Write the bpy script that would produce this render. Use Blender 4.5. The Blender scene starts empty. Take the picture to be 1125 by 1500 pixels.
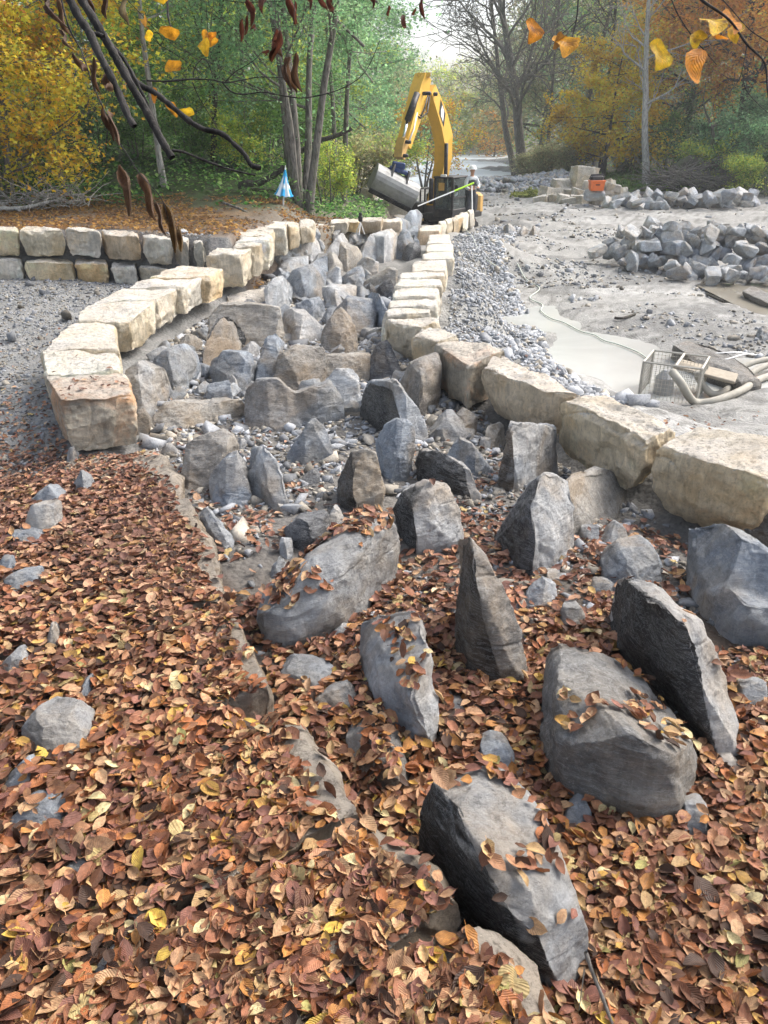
import bpy, bmesh, math, random
import numpy as np
from mathutils import Vector, Matrix
from mathutils.bvhtree import BVHTree
random.seed(7); RNG = np.random.default_rng(7)
R = math.radians

# ------------------------------------------------------------------ camera, sky, sun, exposure
scn = bpy.context.scene
col = scn.collection
CAMZ = 2.0; PITCH = R(26.4); F = 1127.0
cam = bpy.data.cameras.new('camera'); camo = bpy.data.objects.new('camera', cam); col.objects.link(camo)
camo.location = (0, 0, CAMZ); camo.rotation_euler = (R(90) - PITCH, 0, 0)
cam.sensor_fit = 'VERTICAL'; cam.sensor_height = 36; cam.lens = 36 * F / 1500
cam.clip_start = 0.05; cam.clip_end = 900
scn.camera = camo
w = bpy.data.worlds.new('World'); scn.world = w; w.use_nodes = True
nt = w.node_tree; bg = nt.nodes['Background']
sky = nt.nodes.new('ShaderNodeTexSky'); sky.sky_type = 'NISHITA'; sky.sun_disc = False
SUN_EL, SUN_AZ = R(48), R(62)           # azimuth clockwise from +Y
sky.sun_elevation = SUN_EL; sky.sun_rotation = SUN_AZ
sky.air_density = 1.0; sky.dust_density = 5.0; sky.ozone_density = 1.0
hs = nt.nodes.new('ShaderNodeHueSaturation'); hs.inputs['Saturation'].default_value = 0.62   # overcast: the blue is mostly hidden
nt.links.new(sky.outputs[0], hs.inputs['Color']); nt.links.new(hs.outputs[0], bg.inputs[0])
bg.inputs[1].default_value = 0.15
sl = bpy.data.lights.new('sun', 'SUN'); sl.energy = 1.0; sl.angle = R(28); sl.color = (1.0, 0.975, 0.95)
so = bpy.data.objects.new('sun', sl); col.objects.link(so)
sd = Vector((math.cos(SUN_EL) * math.sin(SUN_AZ), math.cos(SUN_EL) * math.cos(SUN_AZ), math.sin(SUN_EL)))
so.rotation_euler = sd.to_track_quat('Z', 'Y').to_euler()
scn.view_settings.view_transform = 'Standard'; scn.view_settings.look = 'None'
scn.view_settings.exposure = 1.42; scn.view_settings.gamma = 1
scn.cycles.use_denoising = True
scn.cycles.max_bounces = 6; scn.cycles.diffuse_bounces = 3; scn.cycles.transparent_max_bounces = 6

# ------------------------------------------------------------------ helpers
def ray(x, y):
    a = (x - 562.5) / F; b = (750 - y) / F
    return np.array([a, math.cos(PITCH) + b * math.sin(PITCH), -math.sin(PITCH) + b * math.cos(PITCH)])
def atz(x, y, z):
    d = ray(x, y); return np.array([0, 0, CAMZ]) + d * ((z - CAMZ) / d[2])
def aty(x, y, Y):
    d = ray(x, y); return np.array([0, 0, CAMZ]) + d * (Y / d[1])
def atd(x, y, D):
    return np.array([0, 0, CAMZ]) + ray(x, y) * D
def atg(x, y):
    d = Vector(ray(x, y)).normalized(); h = GBVH.ray_cast(Vector((0, 0, CAMZ)), d, 400)
    return np.array(h[0]) if h[0] is not None else atz(x, y, -1)

def hsh(ix, iy, iz, s):
    h = (ix.astype(np.int64) * 374761393 + iy.astype(np.int64) * 668265263 + iz.astype(np.int64) * 2147483647 + s * 974634777) & 0xFFFFFFFF
    h = ((h ^ (h >> 13)) * 1274126177) & 0xFFFFFFFF
    h = ((h ^ (h >> 16)) * 2246822519) & 0xFFFFFFFF
    return ((h ^ (h >> 15)) & 0xFFFFFF) / float(0xFFFFFF)
def vn(P, s=0):
    P = np.asarray(P, float); i = np.floor(P); f = P - i; f = f * f * (3 - 2 * f); i = i.astype(np.int64); r = 0
    for dx in (0, 1):
        for dy in (0, 1):
            for dz in (0, 1):
                wgt = (f[:, 0] if dx else 1 - f[:, 0]) * (f[:, 1] if dy else 1 - f[:, 1]) * (f[:, 2] if dz else 1 - f[:, 2])
                r = r + wgt * hsh(i[:, 0] + dx, i[:, 1] + dy, i[:, 2] + dz, s)
    return r * 2 - 1
def fbm(P, s=0, o=4, g=0.5):
    r = 0; a = 1.0; P = np.asarray(P, float)
    for k in range(o):
        r = r + a * vn(P * 2 ** k + 17.3 * k, s + k); a *= g
    return r
def f2(x, y, sc, s=0, o=4):
    x = np.asarray(x, float); y = np.asarray(y, float)
    P = np.stack([x.ravel() * sc, y.ravel() * sc, np.full(x.size, 0.37)], 1)
    return fbm(P, s, o).reshape(x.shape)
def sst(a, b, x):
    t = np.clip((x - a) / (b - a), 0, 1); return t * t * (3 - 2 * t)

def tag(o, label=None, cat=None, group=None, kind=None):
    if label: o['label'] = label
    if cat: o['category'] = cat
    if group: o['group'] = group
    if kind: o['kind'] = kind
    return o
def link(name, me, mat=None, parent=None):
    o = bpy.data.objects.new(name, me); col.objects.link(o)
    if mat is not None and not me.materials: me.materials.append(mat)
    if parent is not None: o.parent = parent
    return o
def empty(name, loc=(0, 0, 0), rz=0, label=None, cat=None, group=None):
    o = bpy.data.objects.new(name, None); col.objects.link(o); o.location = loc; o.rotation_euler = (0, 0, rz)
    o.empty_display_size = 0.1
    return tag(o, label, cat, group)
def fastmesh(name, V, faces, smooth=False, colr=None, uv=None):
    """V Nx3; faces = list of int arrays (M,k); colr Nx3 per vertex; uv Nx2 per vertex"""
    me = bpy.data.meshes.new(name); V = np.asarray(V, np.float32)
    me.vertices.add(len(V)); me.vertices.foreach_set('co', V.ravel())
    faces = [np.asarray(f, np.int32) for f in faces if len(f)]
    li = np.concatenate([f.ravel() for f in faces]); cnt = np.concatenate([np.full(len(f), f.shape[1]) for f in faces])
    me.loops.add(len(li)); me.loops.foreach_set('vertex_index', li)
    me.polygons.add(len(cnt)); me.polygons.foreach_set('loop_start', np.concatenate([[0], np.cumsum(cnt)[:-1]]).astype(np.int32))
    me.update(calc_edges=True)
    if smooth: me.polygons.foreach_set('use_smooth', np.ones(len(cnt), bool))
    if colr is not None:
        a = me.color_attributes.new('Col', 'FLOAT_COLOR', 'POINT')
        a.data.foreach_set('color', np.concatenate([colr, np.ones((len(V), 1))], 1).astype(np.float32).ravel())
    if uv is not None:
        u = me.uv_layers.new(name='UV'); u.data.foreach_set('uv', np.asarray(uv, np.float32)[li].ravel())
    me.validate(); return me
class MB:
    """collects simple shapes of one part"""
    def __init__(s): s.V = []; s.F = []; s.n = 0
    def add(s, V, Fc):
        s.V += [tuple(v) for v in V]; s.F += [tuple(i + s.n for i in f) for f in Fc]; s.n = len(s.V)
    def box(s, c, size, rz=0, M=None, bev=0.0):
        hx, hy, hz = [v / 2 for v in size]
        b = bev
        pts = []
        if b <= 0:
            pts = [(sx * hx, sy * hy, sz * hz) for sz in (-1, 1) for sx, sy in ((-1, -1), (1, -1), (1, 1), (-1, 1))]
            fs = [(3, 2, 1, 0), (4, 5, 6, 7), (0, 1, 5, 4), (1, 2, 6, 5), (2, 3, 7, 6), (3, 0, 4, 7)]
        else:
            def ring(ix, iy, z): return [(-ix, -iy + b, z), (-ix + b, -iy, z), (ix - b, -iy, z), (ix, -iy + b, z), (ix, iy - b, z), (ix - b, iy, z), (-ix + b, iy, z), (-ix, iy - b, z)]
            rs = [ring(hx - b, hy - b, -hz), ring(hx, hy, -hz + b), ring(hx, hy, hz - b), ring(hx - b, hy - b, hz)]
            for r_ in rs: pts += r_
            fs = [tuple(range(7, -1, -1)), tuple(range(24, 32))]
            for k in range(3):
                for i in range(8): fs.append((k * 8 + i, k * 8 + (i + 1) % 8, k * 8 + 8 + (i + 1) % 8, k * 8 + 8 + i))
        if M is None: M = Matrix.Translation(Vector(c)) @ Matrix.Rotation(rz, 4, 'Z')
        s.add([M @ Vector(p) for p in pts], fs); return s
    def tube(s, P, r, n=8, cap=True):
        P = [Vector(p) for p in P]
        rr = r if hasattr(r, '__len__') else [r] * len(P)
        prev = None; rings = []
        for i, p in enumerate(P):
            t = (P[min(i + 1, len(P) - 1)] - P[max(i - 1, 0)]); t = t.normalized() if t.length > 1e-9 else Vector((0, 0, 1))
            if prev is None: u = t.orthogonal().normalized()
            else:
                u = prev - t * prev.dot(t); u = u.normalized() if u.length > 1e-6 else t.orthogonal().normalized()
            v = t.cross(u); prev = u
            rings.append([p + (u * math.cos(2 * math.pi * k / n) + v * math.sin(2 * math.pi * k / n)) * rr[i] for k in range(n)])
        V = [q for ring in rings for q in ring]; fs = []
        for i in range(len(P) - 1):
            for k in range(n): fs.append((i * n + k, i * n + (k + 1) % n, (i + 1) * n + (k + 1) % n, (i + 1) * n + k))
        if cap: fs.append(tuple(range(n - 1, -1, -1))); fs.append(tuple((len(P) - 1) * n + k for k in range(n)))
        s.add(V, fs); return s
    def lathe(s, prof, c=(0, 0, 0), n=16, M=None):
        V = [(r * math.cos(2 * math.pi * k / n), r * math.sin(2 * math.pi * k / n), z) for r, z in prof for k in range(n)]
        fs = [(i * n + k, i * n + (k + 1) % n, (i + 1) * n + (k + 1) % n, (i + 1) * n + k) for i in range(len(prof) - 1) for k in range(n)]
        fs += [tuple(range(n - 1, -1, -1)), tuple((len(prof) - 1) * n + k for k in range(n))]
        M = M or Matrix.Translation(Vector(c)); s.add([M @ Vector(p) for p in V], fs); return s
    def prism(s, poly, th, M):      # poly in local xz, extruded +-th/2 in y
        n = len(poly); V = [M @ Vector((x, -th / 2, z)) for x, z in poly] + [M @ Vector((x, th / 2, z)) for x, z in poly]
        fs = [tuple(range(n)), tuple(range(2 * n - 1, n - 1, -1))] + [(i, i + n, (i + 1) % n + n, (i + 1) % n) for i in range(n)]
        s.add(V, fs); return s
    def build(s, name, mat, parent=None, smooth=False, bevel=0):
        me = bpy.data.meshes.new(name); me.from_pydata(s.V, [], s.F); me.update()
        if smooth: me.polygons.foreach_set('use_smooth', [True] * len(me.polygons))
        bm = bmesh.new(); bm.from_mesh(me); bmesh.ops.recalc_face_normals(bm, faces=bm.faces); bm.to_mesh(me); bm.free()
        o = link(name, me, mat, parent)
        if parent is not None: o.matrix_parent_inverse = Matrix.LocRotScale(parent.location, parent.rotation_euler, parent.scale).inverted()
        return o

# ------------------------------------------------------------------ materials
def newmat(name):
    m = bpy.data.materials.new(name); m.use_nodes = True; t = m.node_tree
    b = t.nodes['Principled BSDF']; b.inputs['Roughness'].default_value = 0.85
    b.inputs['Specular IOR Level'].default_value = 0.3
    return m, t, b
def N(t, typ, **kw):
    n = t.nodes.new(typ)
    for k, v in kw.items():
        if k.startswith('i_'): n.inputs[int(k[2:]) if k[2:].isdigit() else k[2:].replace('_', ' ')].default_value = v
        else: setattr(n, k, v)
    return n
def ramp(t, src, stops):
    r = t.nodes.new('ShaderNodeValToRGB'); e = r.color_ramp.elements
    while len(e) < len(stops): e.new(0.5)
    for q, (p, c) in zip(e, stops):
        q.position = p; q.color = (*c, 1) if hasattr(c, '__len__') else (c, c, c, 1)
    t.links.new(src, r.inputs[0]); return r.outputs[0]
def mix(t, fac, a, b, mode='MIX'):
    m = t.nodes.new('ShaderNodeMix'); m.data_type = 'RGBA'; m.blend_type = mode
    for s_, v in ((0, fac), (6, a), (7, b)):
        if hasattr(v, 'is_linked') or isinstance(v, bpy.types.NodeSocket): t.links.new(v, m.inputs[s_])
        elif s_ == 0: m.inputs[0].default_value = v
        else: m.inputs[s_].default_value = (*v, 1) if len(v) == 3 else v
    return m.outputs[2]
def noise(t, vec, scale, detail=6, rough=0.6, dist=0.0, typ='FBM'):
    n = t.nodes.new('ShaderNodeTexNoise'); n.inputs['Scale'].default_value = scale; n.inputs['Detail'].default_value = detail
    n.inputs['Roughness'].default_value = rough; n.inputs['Distortion'].default_value = dist
    t.links.new(vec, n.inputs['Vector']); return n.outputs['Fac']
def bump(t, h, strength, dist, b, prev=None):
    n = t.nodes.new('ShaderNodeBump'); n.inputs['Strength'].default_value = strength; n.inputs['Distance'].default_value = dist
    t.links.new(h, n.inputs['Height'])
    if prev is not None: t.links.new(prev, n.inputs['Normal'])
    if b is not None: t.links.new(n.outputs[0], b.inputs['Normal'])
    return n.outputs[0]
def coords(t, stretch=(1, 1, 1), rot=(0, 0, 0), rnd=True):
    g = t.nodes.new('ShaderNodeNewGeometry'); oi = t.nodes.new('ShaderNodeObjectInfo')
    mp = t.nodes.new('ShaderNodeMapping'); mp.inputs['Scale'].default_value = stretch; mp.inputs['Rotation'].default_value = rot
    if rnd:
        tc = t.nodes.new('ShaderNodeTexCoord')
        m = t.nodes.new('ShaderNodeMath'); m.operation = 'MULTIPLY'; m.inputs[1].default_value = 60
        t.links.new(oi.outputs['Random'], m.inputs[0])
        va = t.nodes.new('ShaderNodeVectorMath'); va.operation = 'ADD'
        t.links.new(tc.outputs['Object'], va.inputs[0]); t.links.new(m.outputs[0], va.inputs[1])
        t.links.new(va.outputs[0], mp.inputs['Vector'])
    else: t.links.new(g.outputs['Position'], mp.inputs['Vector'])
    return mp.outputs[0], g, oi

def rockmat(name, vein=0.6, stain=(0.17, 0.105, 0.055), stain_amt=0.5, top=(0.5, 0.49, 0.46), top_amt=0.3, bs=1.0, speck=.35):
    m, t, b = newmat(name)
    v, g, oi = coords(t); vs, _, _ = coords(t, (1, 1.5, 6), (0.7, 0.5, 0.2)); vl, _, _ = coords(t, (3.5, 3.0, .7), (0.15, 0.2, 0.1))
    at = t.nodes.new('ShaderNodeVertexColor'); at.layer_name = 'Col'; base = at.outputs[0]
    def sc(k): return mix(t, 1.0, base, k, 'MULTIPLY')
    n1 = noise(t, v, 2.6, 9, .7, .8); n2 = noise(t, v, 26, 8, .75); n3 = noise(t, vs, 5, 10, .75, 1.6); n4 = noise(t, v, 1.5, 5, .65, .4); n5 = noise(t, vl, 7, 8, .7, .7)
    c = mix(t, ramp(t, n1, [(0.36, 0), (0.6, 1)]), sc((0.60, 0.61, 0.64) if 'cream' not in name else (.84, .82, .77)), sc((1.22, 1.21, 1.2)))
    c = mix(t, ramp(t, n5, [(0.36, .45), (0.48, 0), (.62, 0)]), c, sc((.5, .5, .52)))
    c = mix(t, ramp(t, n5, [(0.54, 0), (0.70, .6)]), c, sc((1.6, 1.62, 1.64)))
    c = mix(t, ramp(t, n2, [(0.36, speck), (0.5, 0)]), c, sc((.3, .29, .28)))
    c = mix(t, ramp(t, n3, [(0.0, 0), (0.485, 0), (0.5, vein), (0.515, 0), (1, 0)]), c, (0.62, 0.63, 0.62))
    sn = tuple(x / (sum(stain) / 3) for x in stain); c = mix(t, ramp(t, n4, [(0.48, 0), (0.62, stain_amt)]), c, mix(t, ramp(t, n2, [(0.35, 0), (.65, 1)]), sc(tuple(.55 * x for x in sn)), sc(tuple(1.0 * x for x in sn))))
    sp = t.nodes.new('ShaderNodeSeparateXYZ'); t.links.new(g.outputs['Normal'], sp.inputs[0])
    mt = t.nodes.new('ShaderNodeMath'); mt.operation = 'MULTIPLY'; t.links.new(ramp(t, sp.outputs['Z'], [(0.45, 0), (0.85, 1)]), mt.inputs[0])
    t.links.new(ramp(t, n1, [(0.3, top_amt * .3), (0.6, top_amt)]), mt.inputs[1])
    c = mix(t, mt.outputs[0], c, mix(t, ramp(t, n2, [(0.40, 0), (0.5, 1)]), tuple(x * .42 for x in top), top))
    t.links.new(c, b.inputs['Base Color'])
    t.links.new(ramp(t, n1, [(.3, .6), (.7, .95)]), b.inputs['Roughness'])
    bn = bump(t, n3, .9 * bs, .06, None); bn = bump(t, n5, .6 * bs, .03, None, bn); bn = bump(t, n2, 1.0 * bs, .02, None, bn)
    fine = noise(t, v, 90, 5, .75); bump(t, fine, .9 * bs, .006, b, bn)
    return m
M_ROCK = rockmat('grey_limestone', .6, (0.17, 0.13, 0.085), .45, (0.36, 0.36, 0.35), .35)
M_BLOCK = rockmat('cream_quarry_stone', .08, (0.42, 0.33, 0.20), .42, (0.70, 0.66, 0.60), .85, 1.2, .3)
M_BURIED = rockmat('half_buried_stone', .05, (0.34, 0.28, 0.2), .5, (0.55, 0.49, 0.41), .7, 1.3, .6)
M_RUSTB = rockmat('rust_stained_stone', .05, (0.33, 0.18, 0.09), .6, (0.62, 0.57, 0.50), .85, 1.2, .4)

def plain(name, c, rough=.6, metal=0.0, wear=.35, scale=8, dirt=(.16, .14, .11), bumpy=.15, coat=0):
    m, t, b = newmat(name); v, g, oi = coords(t)
    n = noise(t, v, scale, 7, .7)
    t.links.new(mix(t, ramp(t, n, [(0.45, 0), (0.75, wear)]), c, dirt), b.inputs['Base Color'])
    t.links.new(ramp(t, n, [(0, rough * .7), (1, min(1, rough * 1.3))]), b.inputs['Roughness'])
    b.inputs['Metallic'].default_value = metal
    bump(t, noise(t, v, scale * 5, 4, .6), bumpy, .004, b)
    return m
def leafmat(name, transl=.35, veins=False, rough=.6):
    m, t, b = newmat(name)
    at = t.nodes.new('ShaderNodeVertexColor'); at.layer_name = 'Col'
    g = t.nodes.new('ShaderNodeNewGeometry')
    mp = t.nodes.new('ShaderNodeMapping'); t.links.new(g.outputs['Position'], mp.inputs['Vector'])
    c = at.outputs['Color']
    if veins:
        uv = t.nodes.new('ShaderNodeUVMap'); uv.uv_map = 'UV'
        n = noise(t, mp.outputs[0], 120, 5, .7); n5 = noise(t, mp.outputs[0], 38, 4, .6)
        sx = t.nodes.new('ShaderNodeSeparateXYZ'); t.links.new(uv.outputs[0], sx.inputs[0])
        ab = N(t, 'ShaderNodeMath', operation='ABSOLUTE'); t.links.new(sx.outputs[0], ab.inputs[0])
        ma = N(t, 'ShaderNodeMath', operation='MULTIPLY_ADD', i_1=-.35); t.links.new(ab.outputs[0], ma.inputs[0]); t.links.new(sx.outputs[1], ma.inputs[2])
        fr = N(t, 'ShaderNodeMath', operation='MULTIPLY', i_1=62.0); t.links.new(ma.outputs[0], fr.inputs[0])
        si = N(t, 'ShaderNodeMath', operation='SINE'); t.links.new(fr.outputs[0], si.inputs[0])
        c = mix(t, ramp(t, n5, [(0.42, 0), (0.7, .75)]), c, mix(t, 1.0, c, (0.42, 0.33, 0.3), 'MULTIPLY'))
        c = mix(t, ramp(t, n, [(0.35, .35), (0.55, 0)]), c, (0.07, 0.04, 0.025))
        c = mix(t, ramp(t, si.outputs[0], [(0.0, .0), (0.8, 0), (1, .28)]), c, mix(t, 1.0, c, (1.5, 1.45, 1.3), 'MULTIPLY'))
        c = mix(t, ramp(t, ab.outputs[0], [(0.0, .55), (0.07, 0)]), c, mix(t, 1.0, c, (1.7, 1.5, 1.3), 'MULTIPLY'))
        bn = bump(t, si.outputs[0], .45, .0016, None); bump(t, n, .3, .002, b, bn)
    t.links.new(c, b.inputs['Base Color']); b.inputs['Roughness'].default_value = rough
    if transl > 0:
        tr = t.nodes.new('ShaderNodeBsdfTranslucent'); t.links.new(c, tr.inputs['Color'])
        ms = t.nodes.new('ShaderNodeMixShader'); ms.inputs[0].default_value = transl
        out = t.nodes['Material Output']; t.links.new(b.outputs[0], ms.inputs[1]); t.links.new(tr.outputs[0], ms.inputs[2]); t.links.new(ms.outputs[0], out.inputs['Surface'])
    return m
M_LITTER = leafmat('dead_leaves', .12, True, .55)
M_FOL = leafmat('foliage', .52)
def barkmat(name, c1, c2, moss=0.0):
    m, t, b = newmat(name); v, g, oi = coords(t, (1, 1, .18))
    n = noise(t, v, 22, 8, .7, .6); n2 = noise(t, v, 4, 4, .6)
    c = mix(t, ramp(t, n, [(0.38, 0), (0.62, 1)]), c1, c2)
    if moss: c = mix(t, ramp(t, n2, [(0.45, 0), (0.6, moss)]), c, (0.07, 0.10, 0.03))
    t.links.new(c, b.inputs['Base Color']); bump(t, n, .8, .02, b); return m
M_BARK = barkmat('grey_bark', (0.055, 0.05, 0.043), (0.23, 0.21, 0.185), .25)
M_BARKP = barkmat('pale_bark', (0.16, 0.15, 0.135), (0.55, 0.53, 0.49), .1)
M_BARKD = barkmat('dark_wet_bark', (0.018, 0.015, 0.013), (0.075, 0.065, 0.055), .15)
M_BRANCH = barkmat('near_branch_bark', (0.008, 0.007, 0.006), (0.055, 0.05, 0.045), .0)

# ------------------------------------------------------------------ terrain
XLy = [-3, 1.3, 1.85, 2.03, 2.46, 2.75, 3.2, 3.98, 4.9, 5.7, 6.3, 7.2, 8.5, 10.3, 12, 12.6, 15, 16.8, 18.7, 21.3, 24, 33, 36, 40]
XLx = [4.2, .51, .11, -.06, -.26, -.45, -.62, -.9, -1.45, -1.85, -2.1, -2.5, -2.7, -2.75, -2.4, -2.2, -2.2, -1.45, -.8, .3, .3, .6, -1, -5]
XRy = [-3, 4.0, 4.42, 5.25, 6.2, 7.5, 8.2, 9.3, 10.5, 12.7, 16, 19.6, 23, 29, 33, 36, 40]
XRx = [12, 3.2, 2.43, 1.93, 1.48, .86, .56, .05, .1, .32, .7, .9, 1.1, 2.7, 3.4, 3.5, 3.5]
CP = np.array([(3.2,17,-1.95),(3.5,14,-1.95),(4.6,12.3,-2.0),(5.6,13.3,-1.95),(4.4,15.2,-1.93),(3.7,18,-1.9),(6.4,13.0,-1.9),
 (2.75,13.8,-1.72),(2.85,16,-1.74),(2.95,18.5,-1.74),(2.6,12.2,-1.6),(3.4,11.0,-1.7),(4.4,10.5,-1.75),(6.5,11.7,-1.72),(7.7,15.4,-1.66),(6.3,14.9,-1.7),(5.2,16.2,-1.7),(4.5,18,-1.7),(3.6,20.3,-1.7),(3.0,21,-1.66),
 (1.0,10,-.4),(1.25,13,-.4),(1.5,16,-.5),(1.65,19,-.75),(1.9,22,-.8),(2.2,24,-.85),(3.8,29,-1.05),(1.4,8.5,-.4),(2.1,6.9,-.4),(3.1,5.7,-.42),(4.5,5.5,-.6),(6,7,-1.0),(8,9,-1.35),(4.5,8,-1.1),(3.2,8.6,-1.0),(5,10,-1.5),(6.5,10,-1.5),(8,12,-1.55),(4,5,-.5),(8,4,-.9),(4,2,-.5),
 (6.5,21,-1.65),(6,25,-1.6),(10,23,-1.65),(10,16,-1.62),(9.5,19.3,-1.86),(10.6,18.7,-1.86),(9,26,-1.6),(14,26,-1.55),(15,20,-1.5),(5,30,-1.5),(9,32,-1.5),(15,32,-1.5),(5,36,-1.35),(10,38,-1.3),(17,37,-1.3),(5,41,-1.3),(10,42,-1.2),(17,44,-1.2),(25,40,-1.1),(6,50,-1.3),(5,57,-1.5),
 (2,60,-1.75),(8,68,-1.75),(14,55,-.9),(20,55,-.7),(30,50,-.5),(12,66,-1.2),(17,84,-1.4),(3,66,-2),(5,80,-2.2),(8,100,-2.3),(14,130,-2.3),(6,130,-2.2),(-2,62,-1.5),(-3,75,-1.2),(-3,100,-1.0),(0,140,-1.1),(26,140,-1.0),(21,100,-1.0),(35,80,1),(45,60,1),(40,120,3),(-8,60,.3),(-14,80,2),(-14,45,2.5),(-6,42,0),(-25,60,5),(0,170,2),(15,170,0),(30,170,2),(-30,100,6),(-30,170,8),(60,170,6),(60,80,4),(0,45,-1.0),(1.5,36,-1.1),(-1.5,36,-.7),(-3,50,-.8),(40,25,0),(40,5,0),(3.5,33,-1.15),(6,16.5,-1.63),(7,18,-1.62),(80,250,8),(-60,250,10),(10,250,4)])
def GZ(x, y, detail=True):
    x = np.asarray(x, float); y = np.asarray(y, float); sh = x.shape; x = x.ravel(); y = y.ravel()
    zr = np.zeros_like(x); ws = np.zeros_like(x)
    for cx, cy, cz in CP:
        d2 = (x - cx) ** 2 + (y - cy) ** 2; wg = 1 / (d2 + .02 + .0006 * y * y) ** 1.9
        zr += wg * cz; ws += wg
    zr /= ws
    zl = np.interp(y, [0, 3, 6, 7.5, 20], [-.17, -.22, -.45, -.36, -.36])
    zl = zl - .14 * sst(-2.2, -3.2, x) * sst(7, 5, y)
    yr = np.interp(x, [-5, -2.9], [14.3, 13.4])
    zl = zl + (.40 - zl) * sst(yr - .12, yr + .12, y)
    zl = zl - .36 * sst(15.8, 16.8, y) * sst(-2.5, -1.7, x)
    zl = zl + np.clip(y - 19, 0, 22) * .13 * sst(1, -6, x) - .5 * sst(18.5, 26, y) * sst(-4, 0, x)
    zl = zl + (zr - zl) * sst(28, 42, y)
    fl = -.4 - .022 * np.clip(y, 0, 34)
    xl = np.interp(y, XLy, XLx); xr = np.interp(y, XRy, XRx)
    fl = fl + .16 * sst(.7, 0, x - xl) * sst(6, 8, y) + .12 * sst(.5, 0, xr - x) * sst(7, 9, y) - .14 * sst(.55, .05, xr - x) * sst(8.5, 6.5, y)
    ins_l = sst(-.42, -.12, x - xl); z = zl + (fl - zl) * ins_l
    z = z + (zr - z) * sst(.12, .5, x - xr)
    z = z + (zr - z) * sst(33, 38, y) * (x > -6)
    z = z - .85 * np.exp(-((x - 2.9) / 2.0) ** 4 - ((y - 32.3) / 2.3) ** 4)
    if detail:
        amp = np.interp(y, [0, 6, 20, 60], [.02, .03, .05, .12])
        z = z + f2(x, y, 1.3, 3, 4) * amp + f2(x, y, 9, 9, 3) * .012 * (y < 40)
        rut = sst(3, 5, x) * sst(19, 22, y) * sst(60, 50, y)
        z = z + rut * .04 * f2(x * .25 + y * .12, y * 1.2, 1.6, 21, 3)
    return z.reshape(sh)
def G1(x, y):
    return float(GZ(np.array([x]), np.array([y]), True)[0])
def build_ground():
    ys = np.concatenate([np.linspace(-4, .7, 20), np.exp(np.linspace(math.log(.75), math.log(330), 620))])
    u = np.linspace(-1, 1, 461)
    X = np.zeros((len(ys), len(u))); Y = np.zeros_like(X)
    for i, yy in enumerate(ys):
        half = 3.2 + max(yy, 0) * .75
        X[i] = np.sign(u) * (np.abs(u) ** 1.15) * half * (1 + 6 * np.clip(np.abs(u) - .93, 0, 1) ** 1.0); Y[i] = yy
    Z = GZ(X, Y)
    # colour zones: what the ground is made of
    x, y = X, Y; n = f2(x, y, .8, 31, 4); n2 = f2(x, y, 6, 37, 4)
    xl = np.interp(y, XLy, XLx); xr = np.interp(y, XRy, XRx)
    C = np.zeros(X.shape + (3,))
    def lay(c, a): 
        C[:] = C * (1 - a[..., None]) + np.array(c) * a[..., None]
    lay((.27, .265, .245), np.ones_like(X))                                  # dried grey mud
    lay((.17, .168, .158), sst(-.2, .5, n + .6 * n2))
    lay((.33, .325, .305), sst(.25, .7, f2(x * .35, y, .9, 41, 4)))
    lay((.13, .125, .11), sst(.1, .6, n2) * .7)
    left = sst(.2, -.1, x - xl)
    lay((.19, .19, .18), left * sst(5, 7, y)); lay((.27, .26, .245), left * sst(0, .5, n2) * .6)
    lay((.06, .04, .028), left * sst(6.6, 5.4, y))
    inch = (1 - left) * sst(.4, 0, x - xr) * sst(37, 34, y)
    lay((.15, .14, .125), inch); lay((.07, .05, .035), inch * sst(4.6, 3.4, y))
    lay((.21, .205, .19), inch * sst(14, 20, y))
    # left forest floor and banks
    yr = np.interp(x, [-5, -2.9], [14.3, 13.4])
    ff = left * sst(yr, yr + .4, y) * sst(6, 2, x - .02 * y)
    lay((.13, .10, .075), ff); lay((.20, .12, .05), ff * sst(-.1, .4, n + .5 * n2) * sst(-2, -4, x) * sst(19.5, 17, y))
    lay((.045, .075, .022), ff * sst(18, 20.5, y + n)); lay((.05, .042, .03), ff * sst(18, 20, y) * sst(.15, .5, n2 + .3 * n) * .8)
    lay((.15, .13, .10), left * sst(15.5, 16.5, y) * sst(-3.0, -1.8, x) * sst(36, 33, y))
    rb = sst(11, 14, x - .1 * (y - 45)) * sst(46, 50, y + n) 
    lay((.08, .075, .045), rb); lay((.07, .13, .03), rb * sst(-.3, .3, n) * sst(70, 60, y))
    far = sst(60, 75, y) ; lay((.10, .095, .055), far * sst(-1.5, -1.1, Z))
    leftfar = sst(1, -1, x) * sst(34, 38, y); lay((.07, .12, .03), leftfar * sst(-1.4, -1.1, Z))
    nr, nc = X.shape; idx = np.arange(nr * nc).reshape(nr, nc)
    q = np.stack([idx[:-1, :-1], idx[:-1, 1:], idx[1:, 1:], idx[1:, :-1]], -1).reshape(-1, 4)
    me = fastmesh('ground', np.stack([X, Y, Z], -1).reshape(-1, 3), [q], True, C.reshape(-1, 3))
    m, t, b = newmat('ground_mud_gravel')
    at = t.nodes.new('ShaderNodeVertexColor'); at.layer_name = 'Col'
    v, g, oi = coords(t, rnd=False)
    n1 = noise(t, v, 30, 8, .75); n2 = noise(t, v, 5, 8, .7, .5)
    vo = t.nodes.new('ShaderNodeTexVoronoi'); vo.inputs['Scale'].default_value = 26; t.links.new(v, vo.inputs['Vector'])
    c = mix(t, ramp(t, n1, [(0.35, .5), (0.5, 0)]), at.outputs[0], mix(t, 1., at.outputs[0], (.4, .4, .4), 'MULTIPLY'))
    c = mix(t, ramp(t, n2, [(0.5, 0), (0.68, .6)]), c, mix(t, 1., at.outputs[0], (1.5, 1.5, 1.5), 'MULTIPLY'))
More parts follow.
